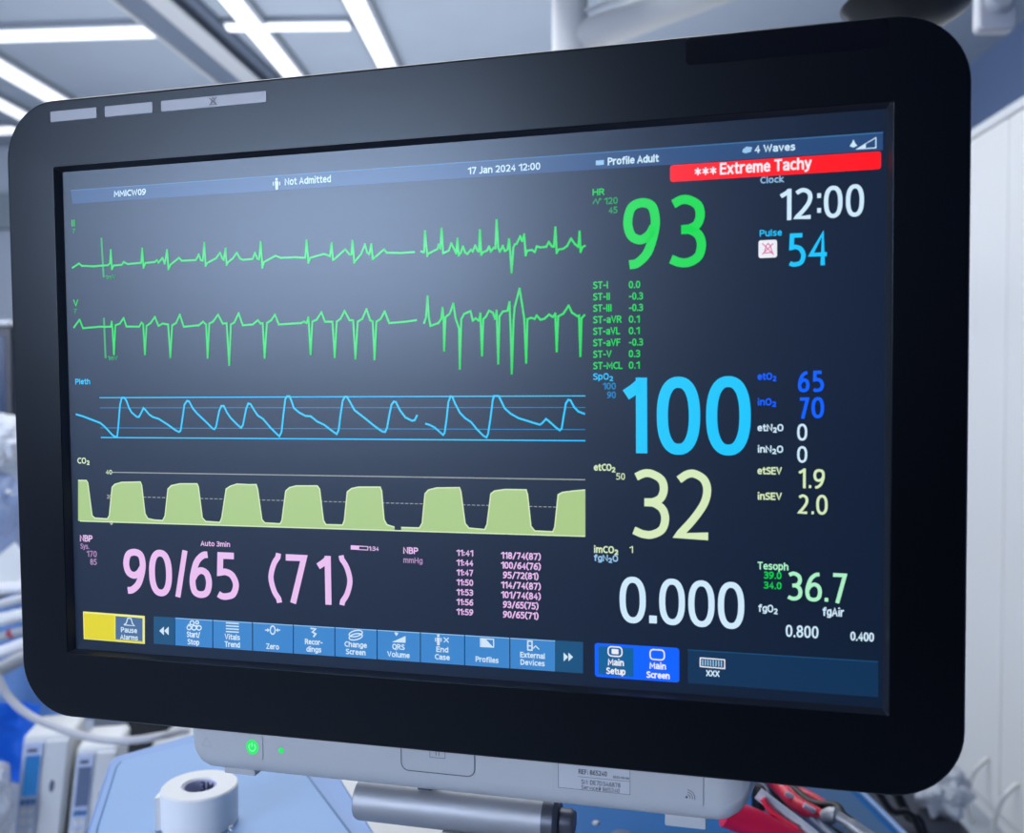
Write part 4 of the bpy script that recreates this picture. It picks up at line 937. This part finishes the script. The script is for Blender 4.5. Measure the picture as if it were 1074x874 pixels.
# ------------------------------------------------------------------ left side: trolley, pumps, devices
m_dev = mat('device_white', (214, 216, 216), .45); m_dev2 = mat('device_offwhite', (200, 203, 206), .45); m_lcd = mat('lcd_blue', (20, 60, 110), .2, emit=(24, 96, 160), es=.8); m_lcdg = mat('lcd_grey', (92, 106, 136), .2)
m_pad = mat('keypad_lilac', (176, 188, 214), .5); m_kb = mat('key_blue', (58, 112, 168), .4); m_slot = mat('slot_dark', (66, 76, 104), .5)
tro = empty('equipment_trolley', (-1.0, 1.7, 0)); tag(tro, 'low grey trolley carrying the white infusion pumps', 'trolley')
box('trolley_shelf', (-.55, -.35, .42), (.55, .45, .45), mat('trolley_grey', (168, 174, 182), .5), tro, .005)
box('upper_shelf', (-.62, .06, .845), (.13, .36, .86), m_wht, tro, .003)
for sx in (-.60, .10): box('shelf_upright', (sx, .33, .45), (sx+.03, .36, .845), m_steel, tro, .002)
for px_ in (-36, 56):
    x_ = aty(px_, 640, 1.68).x + 1.0
    box('hose_hanger', (x_-.012, -.020, .66), (x_+.012, -.004, .845), m_steel, tro, .002)
    box('hanger_arm', (x_-.012, -.004, .832), (x_+.012, .10, .845), m_steel, tro, .002)
for sx in (-.5, .5):
    for sy in (-.3, .4): lathe('trolley_leg', [(0, 0), (.015, 0), (.015, .42), (0, .42)], m_steel, tro, 16, M=Matrix.Translation((sx, sy, 0)))
def pump(px_tl, px_w, Y, label, lcdm, yaw=14):
    a = aty(px_tl[0], px_tl[1], Y); k = Y/F; W_ = px_w*k
    e = empty('infusion_pump', (a.x, a.y, .4515), (0, math.radians(0), math.radians(yaw))); tag(e, label, 'infusion pump', 'infusion pumps on the trolley')
    Hh = a.z - .4515; T = Matrix(((1, 0, .11, 0), (0, 1, 0, 0), (0, 0, 1, 0), (0, 0, 0, 1)))   # the case leans slightly
    T = T @ Matrix.Translation((-.11*Hh, 0, 0))
    box('pump_body', (0, 0, 0), (W_, .10, Hh), m_dev, e, .010, 4, M=T)
    box('keypad_panel', (W_*.06, -.004, .01), (W_*.46, .004, Hh-.014), m_pad, e, .0015, 2, M=T)
    box('pump_door', (W_*.50, -.007, .006), (W_*.97, .004, Hh-.012), m_dev2, e, .003, 3, M=T)
    box('pump_display', (W_*.12, -.006, Hh-.105), (W_*.42, -.002, Hh-.036), lcdm, e, .001, 2, M=T)
    for i in range(3): box('pump_key', (W_*(.11+i*.11), -.007, Hh-.120), (W_*(.19+i*.11), -.003, Hh-.112), m_kb, e, .0008, 2, M=T)
    for j in range(3):
        for i in range(2): box('pump_key', (W_*(.13+i*.15), -.0065, Hh-.137-j*.018), (W_*(.25+i*.15), -.003, Hh-.126-j*.018), m_dev2, e, .0008, 2, M=T)
    bm = bmesh.new(); bmesh.ops.create_icosphere(bm, subdivisions=3, radius=1); bmesh.ops.transform(bm, matrix=T @ Matrix.Translation((W_*.72, -.007, Hh-.09)) @ Matrix.Diagonal((.004, .002, .011, 1)), verts=bm.verts)
    from_bm('latch_slot', bm, m_slot, e, 60)
    fl = box('brand_plate', (W_*.14, -.0055, Hh-.030), (W_*.34, -.003, Hh-.024), m_slot, e, .0005, 2, M=T)
    return e
pump((24, 771), 50, 1.5, 'white infusion pump with a blue display, nearest the edge of the photo', m_lcd)
pump((80, 783), 44, 1.52, 'white infusion pump with a grey display, beside the pale blue tray', m_lcdg)
# devices behind the pumps
e = empty('ventilator', (aty(96, 760, 1.95).x, 1.95, .4515)); tag(e, 'white device with a small green light, behind the infusion pumps', 'medical device')
box('device_case', (0, 0, 0), (.13, .12, .22), m_dev, e, .01); box('device_front', (.008, -.006, .01), (.122, .004, .20), m_dev2, e, .003)
box('green_light', (.002, -.010, .085), (.028, -.005, .096), mat('green_indicator', (40, 120, 60), .3, emit=(120, 220, 130), es=.9), e, .001)
box('vent_slot', (.05, -.009, .125), (.058, -.005, .16), m_slot, e, .001); box('vent_slot', (.085, -.009, .12), (.095, -.005, .15), m_slot, e, .001)
for i, (px, lb) in enumerate(((56, 'small white capped bottle, the one further from the green light'), (71, 'small white capped bottle, the one nearer the green light'))):
    c = aty(px, 764, 1.8); e = empty('capped_bottle', (c.x, 1.8, .4515)); tag(e, lb + ', behind the pumps', 'bottle', 'capped bottles behind the pumps')
    lathe('bottle_body', [(0, 0), (.020, 0), (.021, .004), (.021, c.z-.45-.025), (.012, c.z-.45-.012), (0, c.z-.45-.012)], m_dev2, e, 24)
    lathe('bottle_cap', [(0, -.013), (.0135, -.013), (.0135, .018), (.011, .021), (0, .021)], m_wht, e, 24, M=Matrix.Translation((0, 0, c.z-.45)))
c = aty(169, 770, 1.9); e = empty('black_case', (c.x, 1.9, .4515)); tag(e, 'black instrument case behind the far edge of the pale blue tray', 'case')
box('case_body', (-.07, -.02, 0), (.09, .06, .14), m_rubber, e, .012); box('case_lid', (-.072, -.022, .14), (.092, .062, .17), mat('case_lid_black', (14, 15, 20), .35), e, .01)
c = aty(150, 790, 1.6); o = box('white_case', (c.x-.045, 1.72, .4515), (c.x+.09, 1.84, aty(150, 780, 1.72).z), m_dev2, None, .012); tag(o, 'low off-white box between the pumps and the pale blue tray', 'box')

# blue drapes (with real folds)
def drape(name, px0, px1, py0, py1, Y, m, label, amp=.02, nf=5, seed=0, cat='drape'):
    a = aty(px0, py0, Y); b = aty(px1, py1, Y); NX, NZ = 60, 40; bm = bmesh.new(); g = []
    for i in range(NX+1):
        r = []
        for j in range(NZ+1):
            u = i/NX; v = j/NZ; x = a.x+(b.x-a.x)*u; z = a.z+(b.z-a.z)*v
            dy = amp*math.sin(u*nf*6.28+seed+2*v) + amp*noise.noise(Vector((u*4+seed, v*4, seed)))*1.4
            r.append(bm.verts.new((x, Y+dy+.12*(1-v)*0, z)))
        g.append(r)
    for i in range(NX):
        for j in range(NZ): bm.faces.new((g[i][j], g[i+1][j], g[i+1][j+1], g[i][j+1]))
    bmesh.ops.solidify(bm, geom=bm.faces[:], thickness=.003)
    o = from_bm(name, bm, m, None, 60); tag(o, label, cat); return o
m_cloth = mat('light_blue_cloth', (132, 172, 222), .7, sheen=.3, bump=.2, bscale=120); m_cloth2 = mat('royal_blue_cloth', (0, 122, 238), .6, sheen=.3, bump=.2, bscale=120); m_clothw = mat('white_sheet', (208, 212, 220), .7)
drape('blue_drape', -120, 110, 596, 900, 2.2, m_cloth, 'light blue surgical drape hanging behind the hoses beside the bezel', .025, 4, 1)
drape('blue_drape', -60, 46, 736, 824, 1.72, m_cloth2, 'royal blue cloth heaped below the curved white tube', .012, 2, 4)
blob('plastic_bag', aty(2, 462, 1.86), (.055, .05, .056), m_bagw, 'white plastic bag bunched under the dark monitor beside the bezel', 5, .35)
blob('plastic_bag', aty(-2, 548, 1.86), (.06, .06, .106), mat('bluish_plastic_film', (142, 160, 196), .25, alpha=.8), 'bluish see-through fluid bag beside the bezel, with a white port', 8, .2)
e = tube('bag_port', [aty(8.5, 515.5, 1.85), aty(8.5, 515.5, 1.78)], .0055, m_wht, None, 14, 0); tag(e, 'small round white port on the bluish fluid bag', 'port')
a = aty(8, 597, 1.77); o = box('paper_card', (-.046, -.002, -.033), (.046, .002, .033), mat('white_card', (222, 224, 222), .6), None, .0008); o.location = a; o.rotation_euler = (0, math.radians(-38), 0); tag(o, 'white card tilted beside the bezel, above the pale hoses', 'card')
blob('plastic_bag', aty(-26, 845, 1.45), (.055, .06, .085), m_bag, 'crumpled clear bag below the royal blue cloth, beside the blue-display pump', 11, .35)
# hoses at the left edge
ribf = lambda i, t: 1.0 + (.16 if i % 2 else -.10)
for k, (pts, r, m, lb, rf) in enumerate([
    ([(-40, 622), (0, 618), (24, 616), (60, 612)], .011, m_wht, 'smooth white hose, topmost of the hoses beside the bezel', None),
    ([(-40, 640), (0, 634), (24, 628), (60, 622)], .008, m_clear, 'grey corrugated hose, second from the top beside the bezel', ribf),
    ([(-40, 652), (0, 650), (24, 645), (60, 640)], .012, m_dev, 'pale smooth hose in the middle of the hoses beside the bezel', None),
    ([(-40, 672), (0, 668), (24, 662), (60, 655)], .008, mat('grey_hose', (150, 156, 162), .4), 'grey hose with a red mark, beside the bezel', None),
    ([(-40, 688), (0, 684), (24, 676), (60, 664)], .011, m_wht, 'white hose, second from the bottom beside the bezel', None),
    ([(-40, 712), (-10, 706), (8, 698), (30, 688), (60, 682)], .011, mat('corrugated_grey', (156, 160, 166), .4), 'grey corrugated hose, lowest of the hoses beside the bezel', ribf)]):
    P_ = [aty(x, y, 1.66 - .02*k) for x, y in pts]
    o = tube('hose', P_, r, m, None, 16, 10 if rf is None else 14, rfun=rf); tag(o, lb, 'hose')
    if k == 3:
        lathe('red_mark', [(0, .010), (.0082, .010), (.0084, .004), (.0084, -.004), (.0082, -.010), (0, -.010)], mat('red_mark_paint', (140, 20, 50), .5), o, 16, M=Matrix.Translation(aty(12, 665, 1.60)) @ Matrix.Rotation(math.radians(90), 4, 'Y') @ Matrix.Diagonal((1, 1, .6, 1)))
hose('hose', [(-30, 660), (-4, 708), (8, 730), (30, 750), (62, 764), (100, 775), (135, 777), (170, 772), (188, 768), (196, 767)], [1.40]*8 + [1.48, 1.62], .0062, mat('curved_tube_grey', (176, 178, 184), .4), 'long curved grey-white tube sweeping from the bezel corner over the pumps', 'tube')
# second dark monitor, far left
a = aty(11, 342, 1.9); b = aty(11, 437, 1.9)
e = empty('wall_monitor', (a.x, 1.9, b.z-.01), (0, 0, math.radians(0))); tag(e, 'dark flat monitor with a pale top edge, cut off by the edge of the photo', 'monitor')
hh = a.z-b.z
box('monitor_case', (-.34, 0, 0), (0, .04, hh+.01), mat('dark_monitor_case', (30, 36, 48), .4), e, .006)
box('monitor_screen', (-.325, -.003, .02), (-.012, .002, hh-.01), mat('dark_blue_screen', (10, 24, 46), .2, emit=(16, 44, 84), es=.8), e, .001)
box('pale_top_strip', (-.34, -.004, hh+.010), (.0, .044, hh+.022), m_dev2, e, .004)
lathe('stand_pole', [(0, -(b.z-.01)), (.09, -(b.z-.01)), (.09, -(b.z-.01)+.02), (.018, -(b.z-.01)+.03), (.018, .05), (0, .05)], m_steel, e, 24, M=Matrix.Translation((-.2, .07, 0)))
box('stand_bracket', (-.24, .04, .02), (-.16, .08, .08), m_steel_d, e, .003)
# pale bulkhead strips on the far wall, left
struct(box('trim_2', (XL, YF-.05, CAMZ+.92), (-2.0, YF, CAMZ+1.12), mat('trim_grey', (122, 132, 140), .5), None, .005))

# ------------------------------------------------------------------ lights
def area(name, loc, rot, sx, sy, power, col=(.97, .985, 1)):
    l = bpy.data.lights.new(name, 'AREA'); l.shape = 'RECTANGLE'; l.size = sx; l.size_y = sy; l.energy = power; l.color = col
    o = bpy.data.objects.new(name, l); C.objects.link(o); o.location = loc; o.rotation_euler = rot; return o
area('ceiling_lamp_far', (-1.0, 3.0, ZC-.12), (0, 0, 0), 2.6, 1.6, 46)
area('tray_fill_light', (-.5, 1.5, ZC-.05), (0, 0, 0), 1.6, .9, 22)  # fill light added over the tray and tape; no fixture of its own
area('ceiling_fill_light', (-.8, 3.2, 1.5), (math.pi, 0, 0), 2.6, 2.2, 30)  # added upward fill that brightens the ceiling; no such fitting in the room
wd = bpy.data.worlds.new('world'); bpy.context.scene.world = wd; wd.use_nodes = True
wd.node_tree.nodes['Background'].inputs[0].default_value = (.45, .55, .7, 1); wd.node_tree.nodes['Background'].inputs[1].default_value = .3

sc = bpy.context.scene
sc.view_settings.view_transform = 'Standard'; sc.view_settings.look = 'None'; sc.view_settings.exposure = 0; sc.view_settings.gamma = 1; sc.view_settings.use_curve_mapping = False
sc.cycles.use_denoising = True
sc.cycles.max_bounces = 8; sc.cycles.transparent_max_bounces = 12
sc.cycles.sample_clamp_indirect = 6
